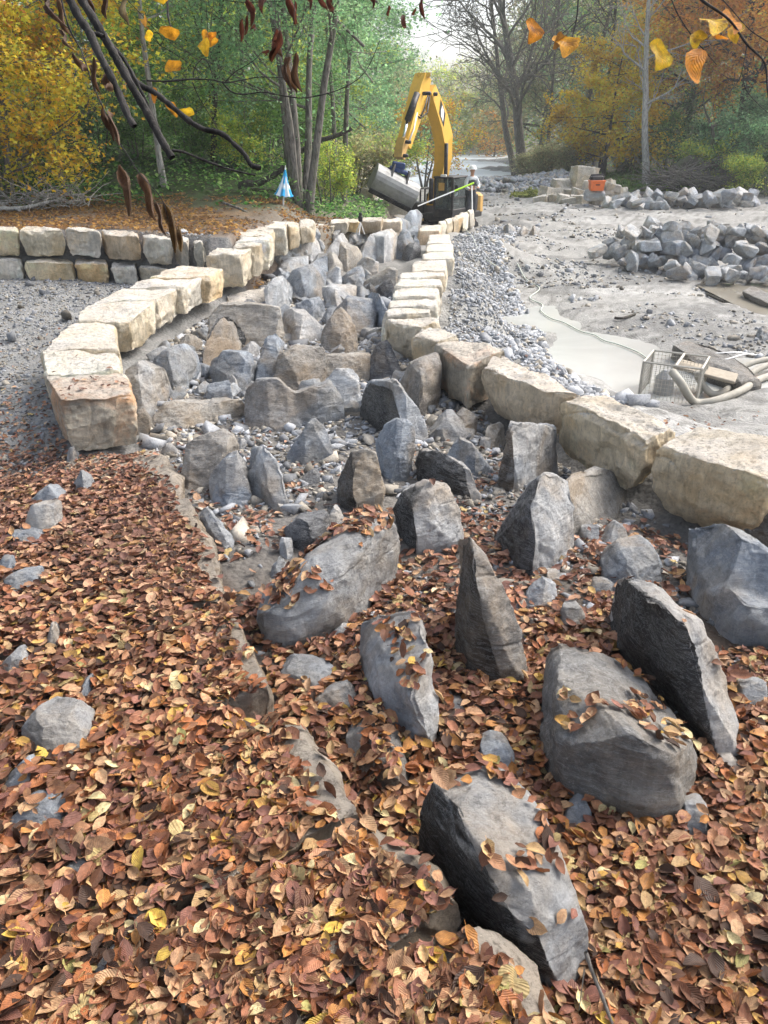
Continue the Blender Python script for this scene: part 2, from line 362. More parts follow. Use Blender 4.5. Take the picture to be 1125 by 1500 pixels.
    c = mix(t, ramp(t, vo.outputs['Color'], [(0.0, .5), (0.4, 0), (.75, 0), (1, .0)]), c, mix(t, 1., at.outputs[0], (.55, .55, .58), 'MULTIPLY'))
    t.links.new(c, b.inputs['Base Color']); b.inputs['Roughness'].default_value = .75
    bn = bump(t, n2, .6, .06, None); bn = bump(t, vo.outputs['Distance'], .6, -.02, None, bn); bump(t, n1, .7, .015, b, bn)
    o = link('ground', me, m); tag(o, kind='structure'); return o
ground = build_ground()
def bvh_of(objs):
    V = []; Fc = []; k = 0
    for o in objs:
        me = o.data; n = len(me.vertices); v = np.empty(n * 3, np.float32); me.vertices.foreach_get('co', v)
        M = np.array(o.matrix_basis); v = v.reshape(-1, 3) @ M[:3, :3].T + M[:3, 3]
        me.calc_loop_triangles(); t = np.empty(len(me.loop_triangles) * 3, np.int32); me.loop_triangles.foreach_get('vertices', t)
        V.append(v); Fc.append(t.reshape(-1, 3) + k); k += n
    return BVHTree.FromPolygons(np.concatenate(V).tolist(), np.concatenate(Fc).tolist())
GBVH = bvh_of([ground])
def gh(x, y):
    h = GBVH.ray_cast(Vector((x, y, 60)), Vector((0, 0, -1)), 200); return h[0].z if h[0] is not None else 0.0

def watermat(name, c, rough, bscale, bst, stretch=(1, 1, 1), pale_bands=()):
    m, t, b = newmat(name); v, g, oi = coords(t, stretch, rnd=False)
    n = noise(t, v, bscale, 4, .55); n2 = noise(t, v, .35, 5, .6, .8)
    cc = mix(t, ramp(t, n2, [(0.38, 0), (.65, 1)]), c, tuple(x * 1.22 for x in c))
    sy = t.nodes.new('ShaderNodeSeparateXYZ'); t.links.new(g.outputs['Position'], sy.inputs[0]); fn = noise(t, v, .9, 7, .75, 1.0)
    for y0, y1, a in pale_bands:  # streaky whitish colour mixed in by bands across the water
        mr = N(t, 'ShaderNodeMapRange'); mr.inputs[1].default_value = y0; mr.inputs[2].default_value = y1; t.links.new(sy.outputs['Y'], mr.inputs[0])
        bd = ramp(t, mr.outputs[0], [(0.0, 0), (.25, 1), (.6, 1), (1, 0)]); mm = N(t, 'ShaderNodeMath', operation='MULTIPLY'); t.links.new(bd, mm.inputs[0]); t.links.new(ramp(t, fn, [(.35, 0), (.6, a)]), mm.inputs[1])
        cc = mix(t, mm.outputs[0], cc, (.72, .76, .78))
    t.links.new(cc, b.inputs['Base Color'])
    b.inputs['Roughness'].default_value = rough; b.inputs['IOR'].default_value = 1.33; b.inputs['Specular IOR Level'].default_value = .5
    bump(t, n, bst, .02, b); return m
def water_sheet(name, poly, z, mat, label=None):
    me = bpy.data.meshes.new(name); me.from_pydata([(x, y, z) for x, y in poly], [], [tuple(range(len(poly)))]); me.update()
    o = link(name, me, mat); tag(o, kind='structure'); return o
water_sheet('river', [(-9, 56), (16, 56), (60, 200), (-25, 200)], -1.62, watermat('river_water', (.42, .46, .47), .4, 3, 1.0, (.25, 1.6, 1), ((62, 76, 1.), (84, 104, .9), (116, 140, 1.))))
water_sheet('muddy_pool', [(1.9, 9.6), (9.5, 9.6), (9.5, 16), (6.5, 22), (1.9, 22)], -1.79, watermat('milky_pool_water', (.36, .365, .345), .06, 2.5, .12))
water_sheet('puddle', [(8.3, 17), (14, 17), (14, 22), (8.3, 22)], -1.70, watermat('puddle_water', (.22, .20, .16), .06, 4, .03))
#@@PART2
# ------------------------------------------------------------------ stones (hull -> voxel remesh -> broken surface)
ROCKQ = []
def hull_obj(pts_list, vox):
    bm = bmesh.new()
    for pts in pts_list:
        vs = [bm.verts.new(tuple(p)) for p in pts]
        r = bmesh.ops.convex_hull(bm, input=vs, use_existing_faces=False)
        bad = [e for e in r['geom_interior'] + r['geom_unused'] if isinstance(e, bmesh.types.BMVert)]
        if bad: bmesh.ops.delete(bm, geom=list(set(bad)), context='VERTS')
    me = bpy.data.meshes.new('stone'); bm.to_mesh(me); bm.free()
    o = bpy.data.objects.new('tmp', me); col.objects.link(o)
    md = o.modifiers.new('r', 'REMESH'); md.mode = 'VOXEL'; md.voxel_size = vox; md.adaptivity = 0
    return o
def queue(name, pts_list, vox, amp, seed, mat, colr, label, cat='rock', group=None, block=False, dark_side=None):
    c = np.mean(np.concatenate([np.asarray(p) for p in pts_list]), 0)
    zmin = min(np.asarray(p)[:, 2].min() for p in pts_list)
    loc = np.array([c[0], c[1], zmin])
    pl = [np.asarray(p) - loc for p in pts_list]
    ROCKQ.append(dict(name=name, o=hull_obj(pl, vox), loc=loc, amp=amp, seed=seed, mat=mat, colr=colr, label=label, cat=cat, group=group, block=block, dark_side=dark_side))
def roughen(V, Nn, amp, seed, block):
    rs = np.random.default_rng(seed); size = (V.max(0) - V.min(0)).max()
    ctr = (V.max(0) + V.min(0)) / 2; V = ctr + (V - ctr) * (1 + (2.4 if not block else 1.4) * amp / size)
    # broken facets: planes slice the protruding corners and edges off
    for q in range(34 if not block else 16):
        i, j = rs.integers(0, len(V), 2); nn = Nn[i] * .65 + Nn[j] * .35 + rs.normal(0, .22, 3); nn = nn / (np.linalg.norm(nn) + 1e-6)
        if block and abs(nn[2]) > .55: continue
        s_ = V @ nn; off = s_ - (s_.max() - amp * rs.uniform(.2, 1.9) ** 1.3); V = V - np.where(off > 0, off, 0)[:, None] * nn
    # creased relief: folded noise gives flat panels meeting at sharp lines
    Q = V / size; w_ = np.stack([vn(Q * 4 + k * 7, seed + 60 + k) for k in range(3)], 1) * .12
    fold = np.abs(vn((Q + w_) * 2.6 + 3, seed + 70)) * 1.5 + np.abs(vn((Q + w_) * 5.5 + 9, seed + 71)) * .8 + np.abs(vn((Q + w_) * 11 + 2, seed + 72)) * .4
    V = V - Nn * (amp * (.8 if not block else 1.1) * (fold - .5))[:, None]
    P = V + seed * 3.17; f = 1.0 / max(amp * 9, 1e-3)
    n0 = fbm(P * f * .45, seed, 3)
    tilt = np.array([.5, .35, 2.4]) if not block else np.array([.7, .7, 1.1])
    sv = vn(P * f * tilt * 1.1 + fbm(P * f * .5, seed + 8, 2)[:, None] * 1.1, seed + 5); st = np.floor(sv * 3) / 3
    cr = 1 - np.abs(fbm(P * f * .6 * tilt ** .5, seed + 15, 2)); cr = np.clip((cr - .93) / .07, 0, 1)
    fine = fbm(P * f * 3.2, seed + 11, 3)
    d = amp * (.12 * n0 + .14 * st + .16 * fine - .32 * cr)
    rg = (1 - np.abs(vn(P * 26 * tilt ** .5, seed + 21))) ** 3 * .55 + (1 - np.abs(vn(P * 55, seed + 22))) ** 3 * .28 + np.abs(vn(P * 13 * tilt ** .4, seed + 23)) * .8
    pt = sst(-.3, .5, fbm(P * 4, seed + 24, 2)); d = d - min(amp, .02) * .42 * rg * (.35 + .65 * pt)
    if block: d = d * np.where(Nn[:, 2] > .75, .8, 1.5)
    return V + Nn * d[:, None]
def paint(V, Nn, base, seed, dark_side, size):
    n = fbm(V * 2.2 / size + seed, seed + 30, 4); n2 = fbm(V * 9 / size + seed, seed + 40, 3)
    C = np.array(base)[None] * (1 + .25 * n[:, None] + .1 * n2[:, None])
    tan = sst(.15, .6, fbm(V * 1.8 / size + seed * 2, seed + 50, 3) + .25 * n2)[:, None] * (.5 if np.mean(base) < .4 else .28)
    C = C * (1 - tan) + np.array([.30, .25, .185]) * (np.mean(base) / .27) * tan
    if dark_side is not None:  # faces turned the given way take a second, darker colour
        dv, cc, th = dark_side; dv = np.array(dv, float); dv /= np.linalg.norm(dv)
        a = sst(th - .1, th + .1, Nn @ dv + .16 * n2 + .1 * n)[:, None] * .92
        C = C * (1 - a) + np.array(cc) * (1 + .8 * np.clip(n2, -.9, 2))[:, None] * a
    return np.clip(C, .01, .8)
def flush_rocks():
    bpy.context.view_layer.update(); dg = bpy.context.evaluated_depsgraph_get(); out = []
    for k, r in enumerate(ROCKQ):
        o = r['o']; me = bpy.data.meshes.new_from_object(o.evaluated_get(dg), depsgraph=dg)
        n = len(me.vertices); V = np.empty(n * 3, np.float32); me.vertices.foreach_get('co', V); V = V.reshape(-1, 3).astype(float)
        Nn = np.empty(n * 3, np.float32); me.vertex_normals.foreach_get('vector', Nn); Nn = Nn.reshape(-1, 3)
        V0 = V; V = roughen(V, Nn, r['amp'], r['seed'], r['block'])
        C = paint(V0, Nn, r['colr'], r['seed'], r['dark_side'], (V0.max(0) - V0.min(0)).max())
        ca = me.color_attributes.new('Col', 'FLOAT_COLOR', 'POINT'); ca.data.foreach_set('color', np.concatenate([C, np.ones((n, 1))], 1).astype(np.float32).ravel())
        me.vertices.foreach_set('co', V.astype(np.float32).ravel()); me.update()
        me.name = r['name']; me.materials.clear(); me.materials.append(r['mat'])
        me.polygons.foreach_set('use_smooth', np.ones(len(me.polygons), bool)); me.set_sharp_from_angle(angle=R(24))
        old = o.data; o.modifiers.clear(); bpy.data.objects.remove(o); bpy.data.meshes.remove(old)
        ob = link(r['name'], me); ob.location = r['loc']; ob.color = (*r['colr'], 1)
        tag(ob, r['label'], r['cat'], r['group']); out.append(ob); r['ob'] = ob
    ROCKQ.clear(); return out

TONE = dict(g=(.33, .34, .345), b=(.27, .305, .345), d=(.12, .122, .127), w=(.50, .505, .50), t=(.38, .35, .30), r=(.31, .28, .24), p=(.42, .44, .455), m=(.27, .258, .235))
NEARROCKS = []
def rock(label, tone, B, T, ridge=(), t=.3, lean=.28, amp=None, extra=None, mat=None, seed=None, leafy=0, name='boulder', cat='boulder', group='boulders standing in the channel bed', zb=None, dark_side=None):
    """B: pixels where the stone meets the ground in front; T: its silhouette; ridge: edges of its front facets (x, y, depth behind the contact line)"""
    rs = random.Random(len(label) * 131 + int(B[0][0]) + int(B[0][1]))
    bp = [atg(x, y) if zb is None else atz(x, y, zb) for x, y in B]; bx = [b[0] for b in B]; by = [p[1] for p in bp]
    D = float(np.mean([p[1] for p in bp])) + 1
    pts = []; tops = []
    for p in bp: pts += [p, p - [0, 0, .12]]
    zr = float(np.mean([p[2] for p in bp]))
    for q in T:
        if len(q) > 3: p = atz(q[0], q[1], q[3]); pts.append(p); tops.append(p); continue
        Yb = float(np.interp(q[0], bx, by)); p0 = aty(q[0], q[1], Yb); h = max(0, p0[2] - zr)
        dd = q[2] if len(q) > 2 else t * .30 + lean * h
        p = aty(q[0], q[1], Yb + dd); pts.append(p); tops.append(p)
    for q in ridge:
        if len(q) > 3: pts.append(atz(q[0], q[1], q[3])); continue
        Yb = float(np.interp(q[0], bx, by)); pts.append(aty(q[0], q[1], Yb + (q[2] if len(q) > 2 else .03)))
    c = np.mean(tops, 0)
    for p in tops:
        b_ = p.copy(); b_[0] = c[0] + (p[0] - c[0]) * .82; b_[2] = p[2] - .10 * max(0, p[2] - zr) - .01; b_[1] += t * rs.uniform(.5, .75)
        # keep the back below the line of sight over the silhouette
        pts.append(b_)
    for p in bp:
        b_ = p.copy(); b_[0] = c[0] + (p[0] - c[0]) * .85; b_[1] += t; b_[2] -= .12; pts.append(b_)
    P = np.array(pts); size = float((P.max(0) - P.min(0)).max())
    vox = max(D * 1.0 / 560 , size / 88)
    a = amp if amp is not None else min(.028, size * .032)
    lists = [P]
    if extra:
        for (B2, T2, t2) in extra:
            bp2 = [atg(x, y) for x, y in B2]; L = []
            for p in bp2: L += [p, p - [0, 0, .1], p + [0, t2, -.1]]
            for q in T2:
                Yb = float(np.interp(q[0], [b[0] for b in B2], [p[1] for p in bp2])); p = aty(q[0], q[1], Yb + (q[2] if len(q) > 2 else t2 * .4)); L += [p, p + [0, t2 * .6, -.02]]
            lists.append(np.array(L))
    cl = np.array(TONE[tone]) * rs.uniform(.9, 1.12)
    queue(name, lists, vox, a, seed or rs.randrange(1000), mat or M_ROCK, cl, label, cat, group, dark_side=dark_side)
    NEARROCKS.append((ROCKQ[-1], leafy))
def rb(label, tone, x0, y0, x1, y1, t=None, **k):
    """stone from the pixel box it fills: a broken, irregular outline inside that box"""
    rs = random.Random(int(x0 * 7 + y0 * 13)); wd, hh = x1 - x0, y1 - y0
    B = [(x0 + wd * rs.uniform(.04, .12), y1 - hh * rs.uniform(.05, .2)), (x0 + wd * rs.uniform(.35, .6), y1), (x1 - wd * rs.uniform(.03, .12), y1 - hh * rs.uniform(.02, .2))]
    pk = rs.uniform(.2, .8)
    if rs.random() < .5:
        a_, c_ = sorted((rs.uniform(.0, .35), rs.uniform(.6, 1.0))); l_, r_ = rs.uniform(0, .22), rs.uniform(0, .22)
        T = [(x0, y0 + hh * rs.uniform(.3, .6)), (x0 + wd * a_, y0 + hh * l_), (x0 + wd * c_, y0 + hh * (0 if l_ > .05 else r_)), (x1, y0 + hh * rs.uniform(.2, .6))]
    else:
        T = [(x0, y0 + hh * rs.uniform(.4, .8)), (x0 + wd * pk, y0), (x0 + wd * min(1, pk + .18), y0 + hh * rs.uniform(.0, .12)), (x1, y0 + hh * rs.uniform(.3, .6))]
    rd = [(x0 + wd * rs.uniform(.2, .8), y0 + hh * rs.uniform(.25, .5), .06)]
    if t is None:
        p0, p1 = atg(x0, y1), atg(x1, y1); t = min(.75, max(.12, (p1[0] - p0[0]) * .75))
    rock(label, tone, B, T, rd, t=t, **k)

# near boulders, one by one
rock('long leaning grey slab with a heap of brown leaves on its upper side', 'g', [(395,946),(440,950),(500,924),(578,850)], [(363,893),(383,872),(440,828),(480,797),(510,766),(550,752),(580,768),(585,802)], [(385,893,.0),(402,887,.0),(470,842,.01),(530,797,.02),(576,772,.02)], t=.26, lean=.35, leafy=.8, seed=12)
rock('tall narrow upright stone with a dark left face, centre of the leafy bed', 'r', [(665,950),(695,990),(735,1004),(779,1003)], [(664,890),(664,835),(672,805),(686,791),(712,815),(742,853),(758,920),(778,985)], [(690,812,.05),(702,900,.02)], t=.28, lean=.2, seed=33, dark_side=((-1,-.55,0),(.10,.082,.062),.45))
rock('largest dark grey boulder, leaves scattered over its sloping top', 'm', [(800,1112),(830,1165),(900,1190),(960,1200),(1008,1195)], [(785,1085),(805,1012),(830,972),(852,972),(882,985),(1000,1045),(1035,1110),(1022,1150)], [(838,1040,.03),(868,1056,.03),(945,1074,.03),(988,1090,.04),(1010,1150,.02)], t=.38, lean=.5, leafy=.55, seed=41)
rock('tall pointed boulder with a black left face and pale right face', 'w', [(906,962),(960,1030),(1030,1092),(1050,1105),(1096,1100)], [(904,925),(918,870),(950,847),(978,856),(1012,886),(1070,936),(1085,1000),(1098,1085)], [(958,853,.10),(1004,915,.04),(1020,990,.01),(1030,1070,.0)], t=.30, lean=.3, leafy=.08, seed=55, dark_side=((-1,-.3,.0),(.018,.017,.016),.5))
rock('blue grey boulder with a rounded top at the right edge', 'b', [(1020,890),(1060,925),(1100,940),(1175,950)], [(1014,832),(1030,797),(1070,785),(1125,802),(1180,850)], [(1050,850,.05)], t=.45, extra=[([(1050,925),(1090,955),(1170,965)], [(1050,890),(1090,880),(1165,890)], .3)])
rock('pale veined block with a handful of leaves on its flat top', 'p', [(528,1012),(560,1050),(600,1084),(636,1108)], [(512,985),(532,932),(560,922),(622,925),(630,980),(639,1040)], [(536,1000,.03),(610,1004,.02),(614,1060,.0)], t=.34, lean=.4, leafy=.6, seed=8)
rock('low dark brown stone half under leaves beside the slope edge', 'm', [(510,1142),(545,1172),(590,1166)], [(497,1120),(500,1085),(540,1066),(576,1085),(602,1125),(602,1150)], [(530,1118,.04),(575,1122,.04)], t=.3, lean=.5, leafy=.7)
rock('long jagged boulder nearest the viewer, black left side, leaf heap on top', 'g', [(614,1240),(645,1310),(720,1385),(800,1432),(832,1442)], [(616,1195,0,-.20),(640,1152,0,-.06),(700,1133,0,-.02),(746,1135,0,-.04),(776,1166,0,-.08),(802,1222,0,-.10),(846,1282,0,-.13),(866,1320,0,-.2),(862,1385,0,-.34)], [(672,1185,0,.0),(690,1250,0,-.01),(735,1325,0,-.04),(790,1368,0,-.12),(835,1395,0,-.26)], t=.12, amp=.02, leafy=.6, seed=77, dark_side=((-1,-.25,-.1),(.018,.017,.016),.62))
rock('small grey stone peeping from leaves behind the nearest boulder', 'b', [(702,1130),(752,1136)], [(702,1108),(708,1090),(742,1088),(756,1112)], t=.15)
rock('broad pale boulder with a black left edge and one orange leaf', 'w', [(588,790),(606,812),(672,804)], [(578,745),(590,722),(620,708),(655,712),(672,750),(677,790)], [(606,738,.05),(610,785,.0)], t=.3, lean=.25, dark_side=((-1,-.3,0),(.018,.017,.016),.55), leafy=.1)
rock('brownish wedge stone with yellow and red leaves stuck to its face', 't', [(490,738),(520,757),(558,754)], [(491,722),(502,688),(512,665),(535,660),(558,670),(563,710),(560,740)], [(512,700,.03),(520,745,.0)], t=.25, dark_side=((-1,-.6,0),(.06,.055,.05),.6), leafy=.15)
rock('upright blue grey slab with a flat lit face', 'b', [(550,692),(578,708),(604,700)], [(548,655),(560,625),(580,615),(606,620),(608,662)], [(583,628,.06),(578,700,.0)], t=.25)
rock('low pale oblong boulder behind the broad pale one', 'w', [(614,708),(650,724),(685,740),(704,735)], [(610,672),(618,662),(640,657),(676,675),(696,700),(706,725)], [(622,672,.05),(628,705,.0)], t=.3, dark_side=((-1,-.3,0),(.018,.017,.016),.5), leafy=.05)
rock('square grey pillar stone with a brown left side', 'p', [(737,716),(757,722),(822,700)], [(734,690),(734,650),(737,621),(757,617),(818,625),(824,665)], [(758,630,.01),(759,690,.0)], t=.3, lean=.06, dark_side=((-1,-.1,0),(.11,.085,.06),.6), seed=90)
rock('tall leaning boulder with a dark left face and white veined front', 'w', [(728,812),(765,835),(782,845),(832,818)], [(727,792),(760,741),(784,706),(800,698),(839,710),(836,760),(841,795)], [(770,745,.12),(790,762,.05),(780,830,.0)], t=.3, lean=.35, dark_side=((-1,-.5,0),(.05,.05,.052),.5), seed=15)
rock('tan rounded slab leaning behind the white veined boulder', 't', [(828,785),(880,772),(916,738)], [(815,706),(850,692),(905,692),(919,715)], t=.3)
rock('blue striped stone below the big cream wall block', 'b', [(888,855),(925,866),(970,856)], [(884,830),(910,808),(950,800),(972,815),(972,840)], [(925,830,.05)], t=.3, leafy=.1)
rock('small pale stone lying on leaves right of the tall upright stone', 'p', [(772,888),(795,895),(816,884)], [(771,872),(798,852),(818,858)], t=.16)
rock('blue grey wedge behind the low pale oblong boulder', 'b', [(660,690),(690,706),(720,694)], [(655,660),(670,645),(700,652),(722,680)], t=.3)
rock('near black jagged stone left of the slab top', 'd', [(420,798),(450,812),(478,804)], [(414,778),(440,755),(470,750),(486,765),(484,790)], [(450,775,.03)], t=.22)
rock('pale three cornered stone touching the near black one', 'p', [(478,800),(508,792)], [(474,770),(492,740),(512,765),(514,785)], t=.2)
rock('grey slab leaning left with a pale lit side, beside the dark blue pair', 'p', [(365,725),(390,745),(428,752)], [(357,690),(365,660),(395,655),(410,680),(426,722)], [(372,680,.05),(392,735,.0)], t=.28)
rock('small cream brick shaped stone at the foot of the leaning slab', 't', [(385,742),(412,755),(428,752)], [(386,733),(400,727),(428,742)], t=.1, mat=M_BLOCK)
rock('dark blue stone with white specks in front of the brown capped one', 'b', [(310,735),(332,745),(368,737)], [(304,690),(320,668),(350,665),(364,700)], t=.3)
rock('brown capped low boulder beside the leafy slope', 'r', [(262,708),(285,722),(318,715)], [(258,670),(278,642),(320,633),(346,645),(346,665)], [(300,672,.1)], t=.4)
rock('small blue peaked stone alone on the gravel', 'b', [(421,678),(450,684),(484,680)], [(423,652),(442,624),(462,615),(480,632),(486,665)], t=.22)
rock('thin pale slab propped against the leafy slope', 'p', [(300,792),(335,810),(344,802)], [(288,750),(304,742),(344,792)], t=.08)
rock('large upright boulder with a dark left face at the mid channel', 'p', [(530,625),(548,642),(600,656),(626,648)], [(524,600),(523,570),(540,560),(590,557),(612,585),(624,628)], [(562,572,.06),(568,630,.0)], t=.4, dark_side=((-1,-.4,0),(.06,.055,.045),.5), seed=19)
# middle rows
rock('wide grey blue slab with a notch in its top, across the channel', 'b', [(362,625),(400,633),(440,629)], [(360,590),(362,572),(376,556),(404,555),(432,574),(445,600)], t=.4, extra=[([(430,625),(470,628),(500,617)], [(428,578),(455,570),(478,563),(502,590)], .35)])
rock('pale blue rounded stone right of the notched slab', 'p', [(476,602),(528,600)], [(471,560),(490,543),(515,542),(531,562)], t=.3)
rock('dark brown square boulder in the middle of the channel', 'm', [(402,570),(440,576),(471,566)], [(402,530),(412,507),(474,512),(477,545)], t=.35)
rock('low flat topped tan stone next to the brown square boulder', 't', [(472,560),(536,560)], [(470,522),(542,519),(546,545)], t=.35)
rock('dark arrowhead shaped stone pointing up', 'd', [(538,558),(578,556)], [(538,532),(550,506),(564,493),(577,508),(587,538)], [(560,520,.02)], t=.22, seed=64)
rock('brown weathered boulder against the right wall', 'r', [(588,592),(610,612),(648,603)], [(585,562),(600,532),(625,517),(646,521),(652,560)], [(610,560,.02)], t=.45)
rock('mottled brown thumb shaped stone', 'r', [(470,518),(500,520),(523,517)], [(471,495),(480,466),(499,450),(515,466),(524,495)], t=.35)
rock('pale mottled boulder with a sloping flat face', 'w', [(413,498),(440,508),(474,500)], [(412,468),(424,447),(450,450),(477,472),(478,490)], t=.45)
rock('steep dark blue blade of stone', 'b', [(371,570),(397,566)], [(373,542),(384,502),(401,486),(419,500),(413,520)], t=.3)
rock('big warm grey boulder under the cream wall, second from the left bank', 't', [(310,502),(350,510),(398,512)], [(306,470),(316,446),(362,445),(408,452),(414,490)], t=.6)
rock('flat cream slab lying behind the big warm grey boulder', 't', [(334,452),(410,452)], [(330,434),(345,430),(398,425),(413,440)], t=.6, mat=M_BLOCK)
rock('split stone, black on one half and orange on the other', 'r', [(292,552),(325,540),(350,522)], [(290,520),(308,478),(324,463),(340,474),(352,500)], t=.5, dark_side=((-1,-.3,0),(.035,.037,.04),.2))
rock('blue boulder with a square shoulder', 'b', [(310,562),(336,578),(369,576)], [(306,525),(325,510),(366,515),(373,545)], t=.4)
rock('craggy light blue boulder near the left bank', 'b', [(226,560),(252,576),(284,566)], [(220,535),(240,512),(270,505),(292,522)], t=.4)
rock('big smooth grey boulder below the left wall', 'g', [(185,615),(215,620),(250,602)], [(179,548),(200,530),(236,534),(252,578)], t=.45)
rock('long low tan stone at the front of the pebbled step', 't', [(222,626),(290,629),(354,616)], [(218,604),(240,588),(352,588),(359,600)], t=.25)
rb('small dark chip beside the smooth grey boulder', 'm', 190, 595, 224, 640)
rb('small grey cone of stone on the pebbled step', 'b', 300, 558, 342, 592)
rb('small pale lump behind the grey cone', 'w', 322, 548, 352, 580)
rb('pale lump in front of the big warm grey boulder', 'p', 346, 500, 380, 528)
rb('small pink tan stone between gravel and cream wall', 't', 262, 488, 296, 515)
rb('pale blue chip below the cream wall, beside the smooth grey boulder', 'p', 230, 498, 250, 520)
MID = [(384,406,425,452,'p','round pale stone against the left bank'),(423,385,474,440,'b','large flat faced blue boulder left of centre'),(431,435,474,470,'b','speckled blue stone below the large flat faced one'),
 (474,391,498,422,'p','slim rounded stone with white spots'),(475,417,520,452,'w','craggy white stone of the middle rows'),(491,438,549,494,'b','broad blue boulder behind the thumb shaped stone'),
 (535,429,567,482,'b','tall blue tooth beside the right wall'),(504,405,531,424,'b','small blue pyramid on a paler stone'),(496,392,529,418,'b','dark edged wedge behind the blue pyramid'),
 (530,394,581,422,'t','cream coloured boulder with a sloping top'),(551,411,577,436,'d','dark flat stone under the cream boulder'),(532,416,552,438,'d','small dark lump left of the dark flat stone'),
 (517,422,545,444,'b','small blue lump below the pyramid'),(448,376,485,398,'b','low dark blue stone at mid channel'),(403,378,449,399,'p','flat pale stone stacked on the left side'),
 (402,366,448,384,'p','thin slab lying along the left bank'),(421,345,454,376,'b','rounded blue boulder in the back row'),(452,347,479,378,'w','white streaked blue stone in the back row'),
 (478,342,511,377,'w','pale upright slab in the back row'),(480,368,503,396,'t','warm grey block left of the cream pillar'),(500,355,528,393,'t','square cream pillar stone'),
 (510,333,536,360,'w','white peaked stone under the tripod'),(529,346,551,380,'p','narrow grey upright in the back row'),(540,336,580,378,'w','broad pale slab leaning left in the back row'),
 (571,339,603,372,'b','blue grey boulder nearest the dug out bed'),(591,357,613,376,'d','dark flat wedge by the right wall end block'),(588,331,613,347,'b','blue stone under the digger tracks'),
 (526,378,551,398,'w','pale hump in front of the back row'),(409,395,427,430,'b','curved blue stone by the round pale one'),(430,337,452,350,'g','small grey cap stone in the back left'),
 (474,448,493,474,'p','small cube shaped stone by the thumb stone'),(601,343,614,362,'b','small blue stone against the end block'),(556,346,575,360,'g','tiny grey stone behind the leaning slab'),
 (575,318,600,340,'b','muddy blue boulder below the bucket'),(594,308,616,332,'b','mud covered mound of stone at the digger'),(560,320,586,340,'t','pale block end between bed and far wall')]
for x0, y0, x1, y1, tn, lb in MID: rb(lb, tn, x0 - 4, y0 - 3, x1 + 4, y1 + 7, amp=.024, t=None)
# small loose stones half buried in the leaves
SM = [(30,1048,128,1112,'g','flat grey block half under leaves on the left'),(-6,1122,47,1162,'b','blue stone at the left edge above the flat slate piece'),(15,1180,103,1226,'b','smooth slate coloured piece in the leaves'),(86,1268,126,1300,'p','small pale square stone in the leaves'),
 (184,1318,227,1358,'b','rounded blue pebble stone beside a yellow leaf'),(343,1433,376,1468,'b','small squarish blue stone at the bottom'),(125,1410,165,1462,'p','pale tapered stone low in the left corner'),(0,838,58,872,'b','dark slate wedge at the left edge'),(42,712,92,742,'b','blue slate flake behind the wedge'),
 (35,738,85,782,'p','pale flat slab below the blue slate flake'),(110,996,140,1024,'b','little round blue stone on the leaf slope'),(-5,956,42,990,'p','pale streaked stone at the left edge'),(60,912,96,958,'p','upright splinter of pale stone in the leaves'),(0,780,62,800,'b','thin slate strip at the far left'),
 (-5,815,18,845,'b','blue cube at the very left edge'),(92,652,112,682,'g','grey wedge under the end of the cream wall'),(104,690,135,722,'g','dark shard against the leafy course'),(850,770,878,795,'p','pale pebble boulder under the tan slab'),(880,765,925,800,'g','grey fractured stone beside the wall foot'),
 (800,840,822,858,'w','white chip behind the small pale stone'),(860,848,905,872,'g','low grey stone sunk in leaves below the wall'),(820,885,860,925,'g','grey flat stone between leaves right of centre'),(655,1030,685,1050,'g','small dark stone in the leaves under the upright'),(822,1180,868,1222,'b','small slate stone under the largest boulder'),
 (1000,1180,1040,1230,'p','pale shard at the foot of the largest boulder'),(1055,1110,1090,1132,'w','little white stone right of the pointed boulder'),(1085,1000,1125,1040,'g','small grey stone at the right edge'),(478,916,512,938,'p','small pale stone under the long slab'),(405,975,490,1010,'b','blue slab buried under leaves'),(462,1008,530,1050,'g','grey stone in leaves next to the slope'),
 (408,790,432,822,'p','small upright pebble behind the long slab'),(394,815,420,850,'p','bent pale flake behind the long slab'),(700,640,722,660,'g','small grey stone near the rubble foot'),(620,610,700,650,'g','low grey slab beneath the right wall'),(710,620,742,662,'t','tan stone wedged under the wall'),
 (655,600,700,640,'r','brown stone in the wall gap'),(500,596,540,612,'t','small stack of thin tan stones'),(430,690,470,712,'d','low dark pebble stone by the wedge'),(340,640,360,660,'p','pale pebble stone on the gravel'),(230,650,262,672,'g','grey lump at the channel edge')]
for x0, y0, x1, y1, tn, lb in SM: rb(lb, tn, x0, y0, x1, y1, name='stone', cat='stone', group='loose stones on the ground', leafy=.12)
# three rocks by the road and one at the right edge
for x0, y0, x1, y1, lb in [(737,322,757,344,'left of three grey rocks beside the muddy track'),(755,330,776,347,'middle of three grey rocks beside the muddy track'),(772,328,792,346,'right of three grey rocks beside the muddy track'),(1112,478,1140,502,'dark block at the right edge above the rock ledge')]:
    rb(lb, 'g', x0, y0, x1, y1, amp=.03, name='stone', cat='stone', group='loose stones on the building site')

